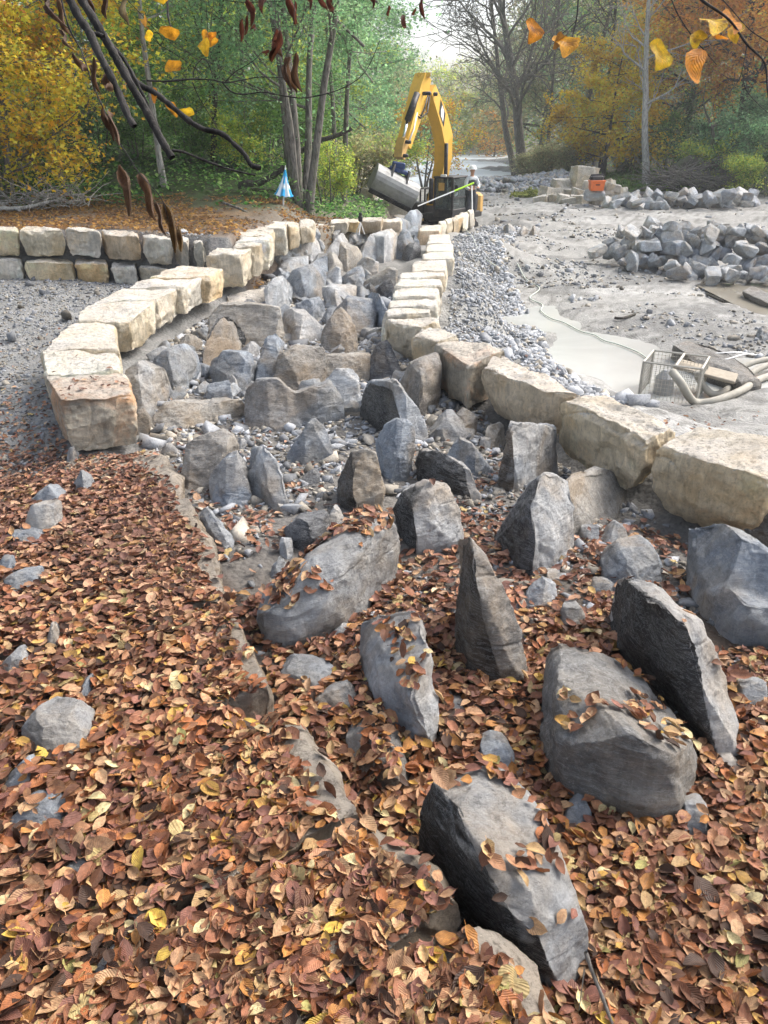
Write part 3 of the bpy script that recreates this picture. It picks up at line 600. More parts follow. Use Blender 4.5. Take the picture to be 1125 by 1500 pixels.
# ------------------------------------------------------------------ cream wall blocks
BLK = []
def block(label, top, z, h, cull=0, tone=(.54, .50, .42), amp=.025, mat=None, group='cream blocks of the channel walls', leafy=0, taper=.06, zs=None, name='wall_block', cat='stone block'):
    """top: four pixels of the upper face (front left, front right, back right, back left) at height z"""
    rs = random.Random(int(top[0][0] * 3 + top[0][1] * 5))
    P = [atz(x, y, z if zs is None else zs[i]) for i, (x, y) in enumerate(top)]
    c = np.mean(P, 0); pts = []
    P = [c + (p - c) * ((.965 if c[1] < 16 else .985) if taper < .1 else (.965 if taper < .15 else .94)) for p in P]
    for i, p in enumerate(P):
        jj = .02 if taper < .15 else .06; j = np.array([rs.uniform(-jj, jj), rs.uniform(-jj, jj), rs.uniform(-.02, .015)])
        d = (p - c); d[2] = 0; L = np.linalg.norm(d) + 1e-6
        pts.append(p + j - d / L * .03)
        pts.append(p + j + d / L * .012 - [0, 0, .05])
        pts.append(p + j - d / L * .0 - [0, 0, h * rs.uniform(.5, .65)])
        pts.append(p + j - d / L * h * rs.uniform(taper * .5, taper * 2.2) - [0, 0, h])
    for i in range(4):
        m_ = (P[i] + P[(i + 1) % 4]) / 2; d = m_ - c; d[2] = 0
        pts.append(m_ + d * rs.uniform(.0, .06) - [0, 0, h * rs.uniform(.3, .7)]); pts.append(m_ + [0, 0, rs.uniform(-.02, .015)])
    A = np.array(pts); size = float((A.max(0) - A.min(0)).max()); D = c[1]
    vox = max(D * 1.25 / 560, size / 75)
    cl = np.minimum(np.array(tone) * rs.uniform(1.12, 1.32) * np.array([1.04, 1.0, .93]), .78)
    queue(name, [A], vox, amp, rs.randrange(999), mat or M_BLOCK, cl, label, cat, group, block=True)
    NEARROCKS.append((ROCKQ[-1], leafy)); BLK.append(ROCKQ[-1])
# left wall, near to far
block('rust stained end block of the left wall with leaves on top', [(88,590),(197,577),(180,545),(66,550)], .03, .46, mat=M_RUSTB, leafy=.5, amp=.025)
block('second cream block of the left wall, behind the rust stained one', [(64,548),(180,545),(174,513),(62,515)], .05, .42, leafy=.12)
block('third cream block of the left wall with a rough outer end', [(60,513),(172,512),(170,473),(104,473)], .07, .42, leafy=.08)
block('fourth block of the left wall, ochre inner face', [(105,470),(196,468),(230,438),(124,447)], .09, .38, tone=(.58, .54, .45), leafy=.05)
block('fifth block of the left wall, white grooved face', [(128,446),(232,436),(268,418),(180,423)], .10, .38, tone=(.6, .58, .53))
block('sixth block of the left wall, white face below a dusty top', [(182,422),(268,419),(306,402),(212,408)], .12, .38, tone=(.6, .59, .55))
block('seventh block of the left wall, orange grooved face', [(214,407),(305,403),(329,389),(264,386)], .15, .42, tone=(.58, .48, .34))
block('cream block where the left wall meets the retaining wall', [(300,373),(357,372),(370,362),(318,361)], .26, .50)
block('narrow cream block stepping up the left wall', [(340,362),(381,360),(386,353),(344,354)], .30, .5)
block('narrow white block next up the left wall', [(346,354),(396,352),(400,345),(352,346)], .33, .5, tone=(.62, .6, .56))
block('thin topped block of the left wall by the bend', [(348,346),(400,344),(402,337),(352,338)], .34, .48)
block('block of the left wall just before the bend', [(352,338),(402,337),(404,330),(358,331)], .35, .45)
block('tall white block at the bend of the left wall', [(384,334),(420,333),(424,325),(392,325)], .36, .52, tone=(.62, .6, .56))
block('block of the left wall below the umbrella', [(420,332),(438,330),(440,323),(418,324)], .34, .42)
block('long cream block right of the umbrella', [(436,330),(463,328),(460,321),(437,322)], .32, .38)
for i, (x0, y0, x1, y1, z, tn) in enumerate([(448,330,474,346,.05,(.56,.52,.45)),(474,328,491,343,.05,(.52,.48,.4)),(484,322,511,338,.12,(.56,.52,.45)),(506,322,526,337,.08,(.6,.5,.32)),(525,320,560,338,.05,(.42,.37,.3)),(558,322,588,338,-.05,(.55,.5,.44)),(401,350,430,372,-.12,(.56,.52,.45)),(330,412,352,428,-.35,(.5,.48,.42))]):
    block(['cream block low in the curved end of the far wall', 'small cream block next in the curved far wall', 'wide cream block in the middle of the curved far wall', 'yellow cream block of the curved far wall', 'brown shaded block near the end of the curved far wall', 'last pale block of the curved far wall by the digger bed', 'lower course block under the bend of the left wall', 'small cream block under the left wall beside the gravel'][i],
          [(x0, y0 + 3), (x1, y0 + 3), (x1 + 1, y0 - 2), (x0 + 1, y0 - 2)], z, (y1 - y0) * (2 - z) / (y0 - 190) * 1.15, tone=tn)
# right wall, near to far
block('nearest cream block of the right wall, broad ochre front', [(954,652),(1128,704),(1215,655),(1004,622)], -.02, .52, tone=(.52, .46, .35), amp=.028, leafy=.06, taper=.2)
block('second cream block of the right wall, hollow ochre front', [(822,586),(952,646),(1000,622),(872,580)], -.02, .50, tone=(.52, .46, .35), amp=.028, leafy=.05, taper=.2)
block('third block of the right wall, lumpy tan front', [(694,538),(812,576),(866,574),(738,514)], -.03, .46, tone=(.52, .45, .35), amp=.028, taper=.2)
block('rust faced block of the right wall beside the brown boulder', [(636,503),(690,534),(742,512),(672,494)], -.04, .48, mat=M_RUSTB, amp=.025)
block('pale block of the right wall, turned at the bend', [(604,490),(640,500),(672,492),(632,478)], -.05, .42)
block('wide cream block at the bend of the right wall', [(562,470),(612,478),(648,472),(640,462)], -.05, .48)
block('dark grey block of the right wall below the near end', [(1095,742),(1180,760),(1200,720),(1110,706)], -.25, .5, tone=(.14, .14, .14), mat=M_ROCK)
rows = [(560,462,630,458,630,450,566,452),(566,450,642,448,642,437,572,438),(573,436,645,435,645,421,580,422),(578,420,648,418,648,408,584,409),(581,407,651,405,652,397,588,398),(600,396,656,394,656,381,604,382),(617,380,664,379,665,369,620,370),(622,368,665,366,664,357,626,358),(624,356,661,355,659,343,628,344)]
zz = [-.06, -.08, -.1, -.12, -.14, -.18, -.24, -.30, -.36]
nm = ['thin', 'narrow', 'even', 'rough edged', 'chipped', 'wide', 'pale', 'short', 'stubby']
for i, r_ in enumerate(rows):
    block(f'{nm[i]} white topped block crossing the right wall, {["first","second","third","fourth","fifth","sixth","seventh","eighth","ninth"][i]} above the bend', [(r_[0], r_[1]), (r_[2], r_[3]), (r_[4], r_[5]), (r_[6], r_[7])], zz[i], .5, tone=(.6, .58, .53), amp=.018)
block('upright end block where the right wall jogs', [(612,338),(646,337),(648,328),(616,329)], -.42, .62, tone=(.58, .5, .42))
for i, (x, y, hh) in enumerate([(646,325,.5),(655,322,.5),(663,319,.5),(670,316,.5),(678,313,.5),(688,309,.5)]):
    block(f'{["first","second","third","fourth","fifth","last"][i]} {["white","cream","tan","ochre","pale","dusty"][i]} block of the right wall beyond the jog, {["by the end block","one further on","third of the far row","fourth of the far row","before the last","below the worker"][i]}',
          [(x, y + 4), (x + 9, y + 1), (x + 6, y - 4), (x - 5, y - 1)], -.5, hh, tone=[(.6, .58, .53), (.6, .55, .45), (.42, .36, .27), (.55, .44, .3), (.6, .58, .53), (.56, .54, .5)][i])
# retaining wall: two courses of faces, front edge (x0, y0)-(x1, y1)
RET = [(-30,337,25,337),(28,338,91,338),(96,338,146,339),(148,341,203,345),(208,347,250,350),(252,352,278,354),(279,356,298,358)]
rz_ = [.46, .46, .46, .43, .40, .36, .33]
for i, (a, b_, c_, d_) in enumerate(RET):
    A0, A1 = atz(a, b_, rz_[i]), atz(c_, d_, rz_[i])
    block(['cream block at the left end', 'second block, yellowish', 'third block, smooth and white', 'fourth block, orange patched', 'fifth block, grey and rounded', 'sixth small block', 'last small block'][i] + ' of the upper course of the retaining wall',
          [(a, b_), (c_, d_), (c_ - 1, d_ - 5), (a + 2, b_ - 5)], rz_[i], .43, tone=[(.58,.54,.44),(.58,.54,.44),(.58,.56,.52),(.56,.46,.34),(.5,.48,.43),(.56,.54,.5),(.5,.48,.42)][i], amp=.03, taper=.12, group='cream blocks of the retaining wall')
LOW = [(-30,382,33,381),(36,384,107,384),(110,386,157,387),(161,390,200,391),(204,392,245,394),(240,396,275,398)]
for i, (a, b_, c_, d_) in enumerate(LOW):
    block(['cream block at the left end', 'long two toned block', 'orange block', 'plain white block', 'half hidden block', 'last hidden block'][i] + ' of the lower course of the retaining wall',
          [(a, b_), (c_, d_), (c_ - 1, d_ - 6), (a + 2, b_ - 6)], -.015 - .02 * i, .40, tone=[(.58,.56,.52),(.58,.5,.36),(.56,.44,.28),(.58,.56,.52),(.5,.48,.43),(.5,.48,.43)][i], amp=.028, taper=.12, group='cream blocks of the retaining wall')
# the near course of the left wall, buried under leaves: its channel side edge shows
EDGE = [(238,653),(278,728),(348,872),(409,1005),(420,1036),(540,1182),(690,1322),(860,1500)]
ez = [-.42, -.34, -.25, -.18, -.16, -.11, -.08, -.06]
el = ['far block of the leaf covered course, square cream end showing', 'leaf covered block with a thin pale edge, second from far', 'leaf covered block with an exposed pale corner face', None, 'leaf covered block with a rounded edge beside the dark hole', 'leaf covered block with a chalky edge by the nearest boulder', 'nearest leaf covered block at the bottom of the view']
for i in range(7):
    if el[i] is None: continue
    A0 = atz(*EDGE[i], ez[i]); A1 = atz(*EDGE[i + 1], ez[i + 1]); d = A1 - A0; d[2] = 0; d /= np.linalg.norm(d); n_ = np.array([d[1], -d[0], 0.]); n_ = n_ if n_[0] < 0 else -n_
    rs = random.Random(i); pts = []; A0 = A0 + d * .01; A1 = A1 - d * .01
    for p in (A0, A1):
        k = n_ * rs.uniform(0, .04)
        pts += [p + n_ * .02 + k, p + [0, 0, -.05] + k, p + [0, 0, -.45] + n_ * .05, p + n_ * .8 + [0, 0, -.03], p + n_ * .8 + [0, 0, -.45]]
    m_ = (A0 + A1) / 2; pts += [m_ - n_ * .05 + [0, 0, -.08], m_ - n_ * .04 + [0, 0, -.3]]
    queue('wall_block', [np.array(pts)], .014, .026, 70 + i, M_BURIED, np.array((.40, .34, .27)), el[i], 'stone block', 'cream blocks of the leaf covered course', block=True)
    NEARROCKS.append((ROCKQ[-1], 1.0 if i < 6 else 1.0))
flush_rocks()
#@@PART3
# ------------------------------------------------------------------ loose gravel, rubble and leaf litter (nobody could count them)
def hull_templates(n, npts, flat, seed):
    rs = np.random.default_rng(seed); out = []
    for k in range(n):
        P = rs.uniform(-1, 1, (npts, 3)); P /= (np.linalg.norm(P, axis=1)[:, None]) ** .55; P *= np.array([1, rs.uniform(.55, .9), flat * rs.uniform(.6, 1.2)])
        bm = bmesh.new(); vs = [bm.verts.new(p) for p in P]; bmesh.ops.convex_hull(bm, input=vs)
        bmesh.ops.delete(bm, geom=[v for v in bm.verts if not v.link_faces], context='VERTS'); bmesh.ops.triangulate(bm, faces=bm.faces)
        bm.verts.index_update(); out.append((np.array([v.co[:] for v in bm.verts]), np.array([[v.index for v in f.verts] for f in bm.faces]))); bm.free()
    return out
def rotmats(yaw, tilt, az):
    """yaw about z, then tilt by `tilt` about the horizontal axis at `az`"""
    n = len(yaw); c, s = np.cos(yaw), np.sin(yaw); Z = np.zeros((n, 3, 3)); Z[:, 0, 0] = c; Z[:, 0, 1] = -s; Z[:, 1, 0] = s; Z[:, 1, 1] = c; Z[:, 2, 2] = 1
    ux, uy = np.cos(az), np.sin(az); ct, st = np.cos(tilt), np.sin(tilt); T = np.zeros((n, 3, 3))
    T[:, 0, 0] = ct + ux * ux * (1 - ct); T[:, 0, 1] = ux * uy * (1 - ct); T[:, 0, 2] = uy * st
    T[:, 1, 0] = ux * uy * (1 - ct); T[:, 1, 1] = ct + uy * uy * (1 - ct); T[:, 1, 2] = -ux * st
    T[:, 2, 0] = -uy * st; T[:, 2, 1] = ux * st; T[:, 2, 2] = ct
    return T @ Z
def align(Nn):
    n = Nn / np.linalg.norm(Nn, axis=1)[:, None]; tilt = np.arccos(np.clip(n[:, 2], -1, 1)); az = np.arctan2(n[:, 0], -n[:, 1]) 
    ax = np.stack([-n[:, 1], n[:, 0]], 1); L = np.linalg.norm(ax, axis=1) + 1e-9
    return rotmats(np.zeros(len(n)), tilt, np.arctan2(ax[:, 1], ax[:, 0]))
def stamp(name, P, S, Rm, tmpl, C, mat, kind='stuff', smooth=False, uvs=None, which=None):
    """one mesh holding a copy of a template at every point"""
    Vs = []; Fs = []; Cs = []; Us = []; off = 0
    which = RNG.integers(0, len(tmpl), len(P)) if which is None else which
    for k, tm in enumerate(tmpl):
        ii = np.where(which == k)[0]
        if not len(ii): continue
        v = tm[0]; sc = S[ii][:, None, :] if S.ndim == 2 else S[ii][:, None, None]
        W = np.einsum('nij,nvj->nvi', Rm[ii], v[None] * sc) + P[ii][:, None, :]
        Vs.append(W.reshape(-1, 3)); nv = len(v)
        for fa in (tm[1] if isinstance(tm[1], list) else [tm[1]]):
            Fs.append((fa[None] + (np.arange(len(ii)) * nv)[:, None, None]).reshape(-1, fa.shape[1]) + off)
        Cs.append(np.repeat(C[ii], nv, 0) * (tm[3][None].repeat(len(ii), 0).reshape(-1, 1) if len(tm) > 3 else 1)); off += nv * len(ii)
        if len(tm) > 2 and tm[2] is not None: Us.append(np.tile(tm[2], (len(ii), 1)))
    me = fastmesh(name, np.concatenate(Vs), Fs, smooth, np.concatenate(Cs), np.concatenate(Us) if Us else None)
    o = link(name, me, mat)
    if kind: tag(o, kind=kind)
    return o
PEB = hull_templates(18, 10, .5, 5); PEBR = hull_templates(18, 10, .75, 6)
def pebmat():
    m, t, b = newmat('broken_stone'); at = t.nodes.new('ShaderNodeVertexColor'); at.layer_name = 'Col'
    v, g, oi = coords(t, rnd=False); n = noise(t, v, 60, 6, .7); n2 = noise(t, v, 14, 5, .7)
    c = mix(t, ramp(t, n, [(.35, .6), (.55, 0)]), at.outputs[0], mix(t, 1., at.outputs[0], (.5, .5, .5), 'MULTIPLY'))
    c = mix(t, ramp(t, n2, [(.5, 0), (.7, .6)]), c, mix(t, 1., at.outputs[0], (1.4, 1.38, 1.3), 'MULTIPLY'))
    t.links.new(c, b.inputs['Base Color']); bump(t, n, .6, .01, b); return m
M_PEB = pebmat()
def greys(n, warm=.3, lo=.10, hi=.42):
    g = RNG.uniform(lo, hi, n)[:, None] * np.array([.96, .99, 1.03])[None]; wm = RNG.random(n) < warm
    g[wm] *= np.array([1.12, .98, .78]); return g
def scatter_peb(name, x, y, s, C, tm=PEB, sink=.15, mat=None, tilt=.5, label=None):
    z = GZ(x, y); P = np.stack([x, y, z + s * .3 - s * sink], 1)
    Rm = rotmats(RNG.uniform(0, 6.28, len(x)), np.abs(RNG.normal(0, tilt, len(x))), RNG.uniform(0, 6.28, len(x)))
    return stamp(name, P, s, Rm, tm, C, mat or M_PEB)
# channel bed gravel
n = 24000; y = RNG.uniform(2.7, 16, n) ** 1.0; xl = np.interp(y, XLy, XLx); xr = np.interp(y, XRy, XRx); x = xl + (xr - xl + .15) * RNG.random(n)
k = (f2(x, y, 1.6, 51, 3) + np.interp(y, [2.7, 4, 6], [-.5, .15, .6]) + (x > .7) * .25 > RNG.normal(0, .25, n)); x, y = x[k], y[k]
s = RNG.lognormal(-3.75, .5, len(x)) * np.interp(y, [3, 6, 12], [1, 1.25, 1.9]); C = greys(len(x), .45, .12, .46) * np.interp(y, [3, 6], [.8, 1.0])[:, None]
scatter_peb('channel_gravel', x, y, s, C)
# crushed stone slope between the right wall and the pool
n = 27000; y = RNG.uniform(7.2, 31, n); xr = np.interp(y, XRy, XRx) + .75; toe = np.interp(y, [7, 10.5, 13.8, 20.4, 24, 31], [2.6, 2.7, 3.05, 3.3, 3.4, 5.4])
x = xr + (toe - xr) * RNG.random(n) ** .9 * 1.03 + RNG.normal(0, .03, n)
s = RNG.lognormal(-3.35, .42, n) * np.interp((x - xr) / (toe - xr), [0, .7, 1.05], [.8, 1.0, 1.75]); s = np.minimum(s, .16)
C = greys(n, .12, .20, .42) * np.interp((x - xr) / (toe - xr), [0, .8, 1], [1, 1.05, 1.2])[:, None]
scatter_peb('crushed_stone_slope', x, y, s, C, PEBR)
# debris on the muddy site and gravel heap by the river
n = 26000; y = np.exp(RNG.uniform(math.log(13), math.log(56), n)); x = 2.6 + RNG.random(n) * (y * .62 + 1)
cl = f2(x, y, .55, 61, 4) + .6 * f2(x, y, 2.2, 63, 3)
k = (cl > .28 + RNG.normal(0, .2, n)) & (GZ(x, y) > -1.77); x, y = x[k], y[k]
s = RNG.lognormal(-3.3, .5, len(x)) * np.interp(y, [12, 50], [1, 1.8]); C = greys(len(x), .4, .12, .38)
scatter_peb('mud_debris', x, y, s, C, PEBR, sink=.3)
n = 2600; y = RNG.uniform(46, 60, n); x = RNG.uniform(5.2, 13, n); k = (f2(x, y, .3, 71, 2) > -.6); x, y = x[k], y[k]
s = RNG.uniform(.10, .28, len(x)); z = GZ(x, y) + .5 * sst(60, 54, y) * sst(46, 52, y) * sst(13, 11, x)
P = np.stack([x, y, z], 1); stamp('shore_gravel_bank', P, s, rotmats(RNG.uniform(0, 6, len(x)), RNG.uniform(0, 1, len(x)), RNG.uniform(0, 6, len(x))), PEBR, greys(len(x), .3, .3, .5), M_PEB)
# gravel of the left shelf
n = 16000; y = RNG.uniform(5.4, 14.2, n); x = np.interp(y, XLy, XLx) - .7 - RNG.random(n) * (y * .5)
s = RNG.lognormal(-4.15, .4, n) * np.interp(y, [6, 14], [1, 1.5]); big = RNG.random(n) < .012; s[big] *= 3.2
scatter_peb('shelf_gravel', x, y, s, greys(n, .3, .12, .34), PEB)

# ---- leaves
def leaf_template(rs, lobed=False):
    nL = 6; L = 1.0; wd = rs.uniform(.25, .33); curl = rs.uniform(-.35, .55); fold = rs.uniform(.05, .55); tw = rs.uniform(-.4, .4); cup = rs.uniform(-.5, .9)
    V = []; U = []; Fq = []
    for i in range(nL + 1):
        u = i / nL; w_ = wd * (math.sin(math.pi * min(1, (u * .97 + .015)) ** .85) ** .75) * (1 + .08 * math.sin(i * 2.4 + tw * 9))
        if i == nL: w_ = .012
        if i == 0: w_ = .03
        zc = curl * (u - .5) ** 2 * 1.2 - curl * .12
        for s_ in (-1, -.5, 0, .5, 1):
            zz = zc + abs(s_) * w_ * fold + (s_ * s_) * w_ * cup * .5 + s_ * (u - .5) * tw * .35 + .014 * math.sin(u * 19 + s_ * 3)
            V.append((s_ * w_, (u - .5) * L, zz)); U.append((s_, u))
    for i in range(nL):
        for j in range(4): a = i * 5 + j; Fq.append((a, a + 1, a + 6, a + 5))
    # stalk
    k = len(V); V += [(-.008, -.5, V[2][2]), (.008, -.5, V[2][2]), (.012 + tw * .06, -.68, V[2][2] + .03), (-.004 + tw * .06, -.68, V[2][2] + .03)]; U += [(0, 0)] * 4; Fq.append((k, k + 1, k + 2, k + 3))
    return (np.array(V), np.array(Fq), np.array(U))
rsl = random.Random(3); LT = [leaf_template(rsl) for _ in range(22)]
def maple_template(rs):
    V = [(0, 0, 0)]; U = [(0, .2)]; n = 20
    for k in range(n):
        a = -math.pi / 2 + 2 * math.pi * k / n; t_ = k / n; lob = .28 + .34 * abs(math.sin(2.5 * math.pi * (t_ + .0))) * (1.1 - .5 * abs(t_ - .5) * 2 + .2) ; lob *= 1 if 0 < k else .3
        V.append((lob * math.cos(a), lob * math.sin(a), .07 * math.sin(k * 2.1 + rs.uniform(0, 2)))); U.append((.5 * math.cos(a), .5 + .5 * math.sin(a)))
    Fq = [(0, 1 + k, 1 + (k + 1) % n, 0) for k in range(n)]
    return (np.array(V) * 1.2, np.array([(0, a, b) for _, a, b, _ in Fq]), np.array(U))
LT += [maple_template(rsl) for _ in range(2)]
PAL = np.array([(.40,.20,.11),(.31,.13,.075),(.46,.26,.15),(.22,.09,.05),(.36,.13,.05),(.50,.31,.18),(.13,.055,.03),(.52,.34,.17),(.25,.11,.085),(.19,.08,.06),(.44,.20,.06),(.52,.30,.08),(.60,.40,.08),(.64,.53,.30),(.06,.032,.022),(.36,.32,.12)])
PW = np.array([9,9,9,8,8,8,8,6,6,6,6,2.4,1.1,2.2,8,.7]); PW = PW / PW.sum()
near = [(r, l) for r, l in NEARROCKS if r['loc'][1] < 10.5]
objs = [ground] + [r['ob'] for r, l in near]; leafys = [1.0] + [l for r, l in near]
cnt = []
for o in objs: o.data.calc_loop_triangles(); cnt.append(len(o.data.loop_triangles))
cum = np.cumsum(cnt); NB = bvh_of(objs)
n = 104000
y = RNG.uniform(.75, 10.3, n); x = RNG.uniform(-1, 1, n) * (.56 * y + .75)
xl = np.interp(y, XLy, XLx); xr = np.interp(y, XRy, XRx)
den = np.where(x < xl, np.interp(y, [5.7, 6.6, 8], [1.0, .25, .012]), np.interp(y, [3.1, 4.2, 5.2, 6.5, 8], [.85, .42, .20, .06, .008]))
pat = f2(x, y, 1.7, 81, 3); den = den * np.where((x > xl) & (y > 3.3), np.clip(.75 + 1.3 * pat, .05, 1.6), 1)
den = np.where((np.abs(x - xl + .04) < .05) & (y < 6), den * .3, den); den = np.where(x > xr + .1, .02, den); den = np.where(y < 2.2, den * 1.15, den)
k = RNG.random(n) < den; x, y = x[k], y[k]
P = []; NN = []; keep = []
EL = [(atz(*EDGE[i], ez[i]), atz(*EDGE[i + 1], ez[i + 1])) for i in range(7)]
for xx, yy in zip(x, y):
    h = NB.ray_cast(Vector((xx, yy, 4)), Vector((0, 0, -1)), 8)
    if h[0] is None: continue
    oi_ = int(np.searchsorted(cum, h[2], side='right')); nz = h[1].z; lf = leafys[oi_]
    if oi_ > 0:
        if nz < (.74 if lf < .7 else (.58 if lf < 1 else .5)) or random.random() > lf * (.5 if lf < .7 else 1) + .012 or (lf < .9 and math.sin(xx * 9 + oi_) + math.sin(yy * 11 + oi_ * 2) < (-.1 if lf < .58 else -.9)): continue
        if lf >= 1:
            de = min(abs((xx - a_[0]) * (b_[1] - a_[1]) - (yy - a_[1]) * (b_[0] - a_[0])) / math.hypot(b_[0] - a_[0], b_[1] - a_[1]) for a_, b_ in EL if min(a_[1], b_[1]) - .1 < yy < max(a_[1], b_[1]) + .1) if 1.2 < yy < 6.2 else 1
            if de < .09 + .035 * math.sin(yy * 7) + .02 * math.sin(yy * 23) and random.random() > .07: continue
        sp_ = .022
    else: sp_ = .05
    P.append((h[0].x, h[0].y, h[0].z)); NN.append((h[1].x, h[1].y, h[1].z, sp_))
P = np.array(P); NN = np.array(NN); n = len(P); print('litter leaves', n)
P[:, 2] += .008 + NN[:, 3] * RNG.random(n) ** 1.3 * np.interp(P[:, 1], [3, 5], [1, .5])
NN = NN[:, :3] + RNG.normal(0, .0, (n, 3)); NN[:, 2] = np.abs(NN[:, 2]) + .25
yaw = RNG.uniform(0, 6.28, n); tl = np.abs(RNG.normal(0, .42, n))
Rm = align(NN) @ rotmats(yaw, tl, RNG.uniform(0, 6.28, n))
S = (RNG.normal(.062, .014, n) * np.where(RNG.random(n) < .15, .6, 1)).clip(.022, .115); S = np.where(P[:, 1] > 5.6, S * .7, S)
ci = RNG.choice(len(PAL), n, p=PW); C = PAL[ci]; C = C * np.array([1.02, 1.04, .96])  * RNG.uniform(.75, 1.2, (n, 1)); C = C * (1 + .12 * f2(P[:, 0], P[:, 1], 1.2, 91, 3))[:, None]
far = np.interp(P[:, 1], [2.5, 4.5], [0, 1])[:, None]; C = C * (1 - far * .45) + (C.mean(1)[:, None] * np.array([1.45, .85, .70])) * far * .45
wh = RNG.integers(0, 22, n); mp_ = RNG.random(n) < .012; wh[mp_] = RNG.integers(22, 24, mp_.sum()); C[mp_] = np.array([(.55, .42, .18)]) * RNG.uniform(.6, 1.1, (mp_.sum(), 1)); S[mp_] *= .75
stamp('leaf_litter', P, S, Rm, LT, np.clip(C, .01, .8), M_LITTER, which=wh)
#@@PART4
# ------------------------------------------------------------------ heaps of separate rocks
def template_rocks(n, seed, mat, tone, cat, name, boxy=False):
    rs = np.random.default_rng(seed)
    for k in range(n):
        if boxy:
            P = np.array([[sx * rs.uniform(.85, 1), sy * rs.uniform(.8, 1), sz * rs.uniform(.85, 1)] for sx in (-1, 1) for sy in (-1, 1) for sz in (-1, 1)]) * np.array([.5, .33, .28]) + rs.normal(0, .02, (8, 3))
        else:
            P = rs.choice([-1., 1.], (13, 3)) * rs.uniform(.55, 1, (13, 3)); P /= np.linalg.norm(P, axis=1)[:, None] ** .45; P *= .46 * np.array([1, rs.uniform(.6, .95), rs.uniform(.55, .8)])
        queue(name, [P], .035, .022, seed * 10 + k, mat, np.array(tone), None, cat, None, block=boxy)
    out = flush_rocks(); 
    for o in out:
        col.objects.unlink(o)
        z = np.empty(len(o.data.vertices) * 3, np.float32); o.data.vertices.foreach_get('co', z); z = z.reshape(-1, 3); z -= (z.max(0) + z.min(0)) / 2; o.data.vertices.foreach_set('co', z.ravel()); o.data.update()
    return out
TG = template_rocks(10, 21, M_ROCK, (.46, .485, .50), 'rock', 'rock'); TL = template_rocks(3, 25, M_ROCK, (.62, .63, .62), 'rock', 'rock'); TD = template_rocks(3, 26, M_ROCK, (.33, .36, .40), 'rock', 'rock')
TB = template_rocks(8, 23, M_BLOCK, (.56, .53, .46), 'stone block', 'stone_block', True)
ORD = ['first', 'second', 'third', 'fourth', 'fifth', 'sixth', 'seventh', 'eighth', 'ninth', 'tenth', 'eleventh', 'twelfth', 'thirteenth', 'fourteenth', 'fifteenth', 'sixteenth', 'seventeenth', 'eighteenth', 'nineteenth', 'twentieth']
def ordw(i): return ORD[i] if i < 20 else 'twenty ' + ORD[i - 20]
def put(src, loc, size, rot, label, cat, group, name, colr=None):
    o = src.copy(); col.objects.link(o); o.name = name; o.location = loc; o.scale = (size, size * random.uniform(.85, 1.1), size * random.uniform(.85, 1.05)); o.rotation_euler = rot
    tag(o, label, cat, group); return o
def toprojx(p):
    v = p - np.array([0, 0, CAMZ]); d = v[1] * math.cos(PITCH) - v[2] * math.sin(PITCH); return 562.5 + F * v[0] / d
def heap(pts, where, group, cat='rock', name='rock', pick=None, rots=.8):
    """pts: rows of (x, y, z, size); labels count each row from the left"""
    for ri, row in enumerate(pts):
        row = sorted(row, key=lambda q: toprojx(np.array(q[:3])))
        for i, (x, y, z, s) in enumerate(row):
            src, word = pick(x, y, s)
            put(src, (x, y, z), s, (random.uniform(-rots, rots), random.uniform(-rots, rots), random.uniform(0, 6.28)), f'{word}, {ordw(i)} from left, {where[ri]}', cat, group, name)
def pickg(x, y, s):
    u = random.random(); sz = 'large ' if s > .62 else ('small ' if s < .42 else '')
    if u < .55: return random.choice(TG), sz + 'blue grey rock'
    if u < .8: return random.choice(TL), sz + 'pale grey rock'
    return random.choice(TD), sz + 'dark blue rock'
# big heap on the right: rows of pixels from the front foot to the crest
def hrow(x0, x1, y0, y1, n, lift, smin, smax, Ybase=None):
    out = []
    for i in range(n):
        px = x0 + (x1 - x0) * (i + random.uniform(.2, .8)) / n; py = y0 + (y1 - y0) * (px - x0) / (x1 - x0) + random.uniform(-4, 4)
        s = random.uniform(smin, smax); p = atz(px, py, -1.58 + lift); out.append((p[0], p[1], p[2] + s * .12, s))
    return out
heap([hrow(985, 1140, 402, 410, 10, .02, .45, .85), hrow(905, 1150, 388, 398, 17, .12, .4, .8), hrow(872, 1160, 374, 386, 21, .28, .45, .85), hrow(885, 1165, 360, 374, 21, .5, .45, .9), hrow(905, 1165, 350, 362, 19, .68, .4, .85), hrow(905, 1165, 341, 352, 18, .85, .4, .8), hrow(940, 1160, 335, 345, 12, .95, .4, .75)],
     ['front foot of big rubble heap', 'lowest long row, big rubble heap', 'second long row, big rubble heap', 'middle row of big rubble heap', 'row above middle, big rubble heap', 'row under crest, big rubble heap', 'crest of big rubble heap'], 'rocks of the big rubble heap on the right', pick=pickg)
def rowz(x0, x1, y0, y1, n, z, smin, smax):
    out = []
    for i in range(n):
        px = x0 + (x1 - x0) * (i + random.uniform(.2, .8)) / n; py = y0 + (y1 - y0) * (px - x0) / (x1 - x0) + random.uniform(-2.5, 2.5)
        s = random.uniform(smin, smax); p = atz(px, py, z); out.append((p[0], p[1], p[2] + s * .1, s))
    return out
heap([rowz(888, 1108, 303, 300, 17, -1.2, .7, 1.15), rowz(905, 1110, 296, 294, 16, -1.0, .65, 1.1), rowz(925, 1105, 288, 290, 11, -.8, .6, 1.0)],
     ['front row along far road edge', 'middle row along far road edge', 'top row along far road edge'], 'rocks along the far road edge', pick=pickg)
bx = lambda x, y, s: (random.choice(TB), random.choice(['cream', 'white', 'pale yellow', 'dusty cream']) + ' quarry block')
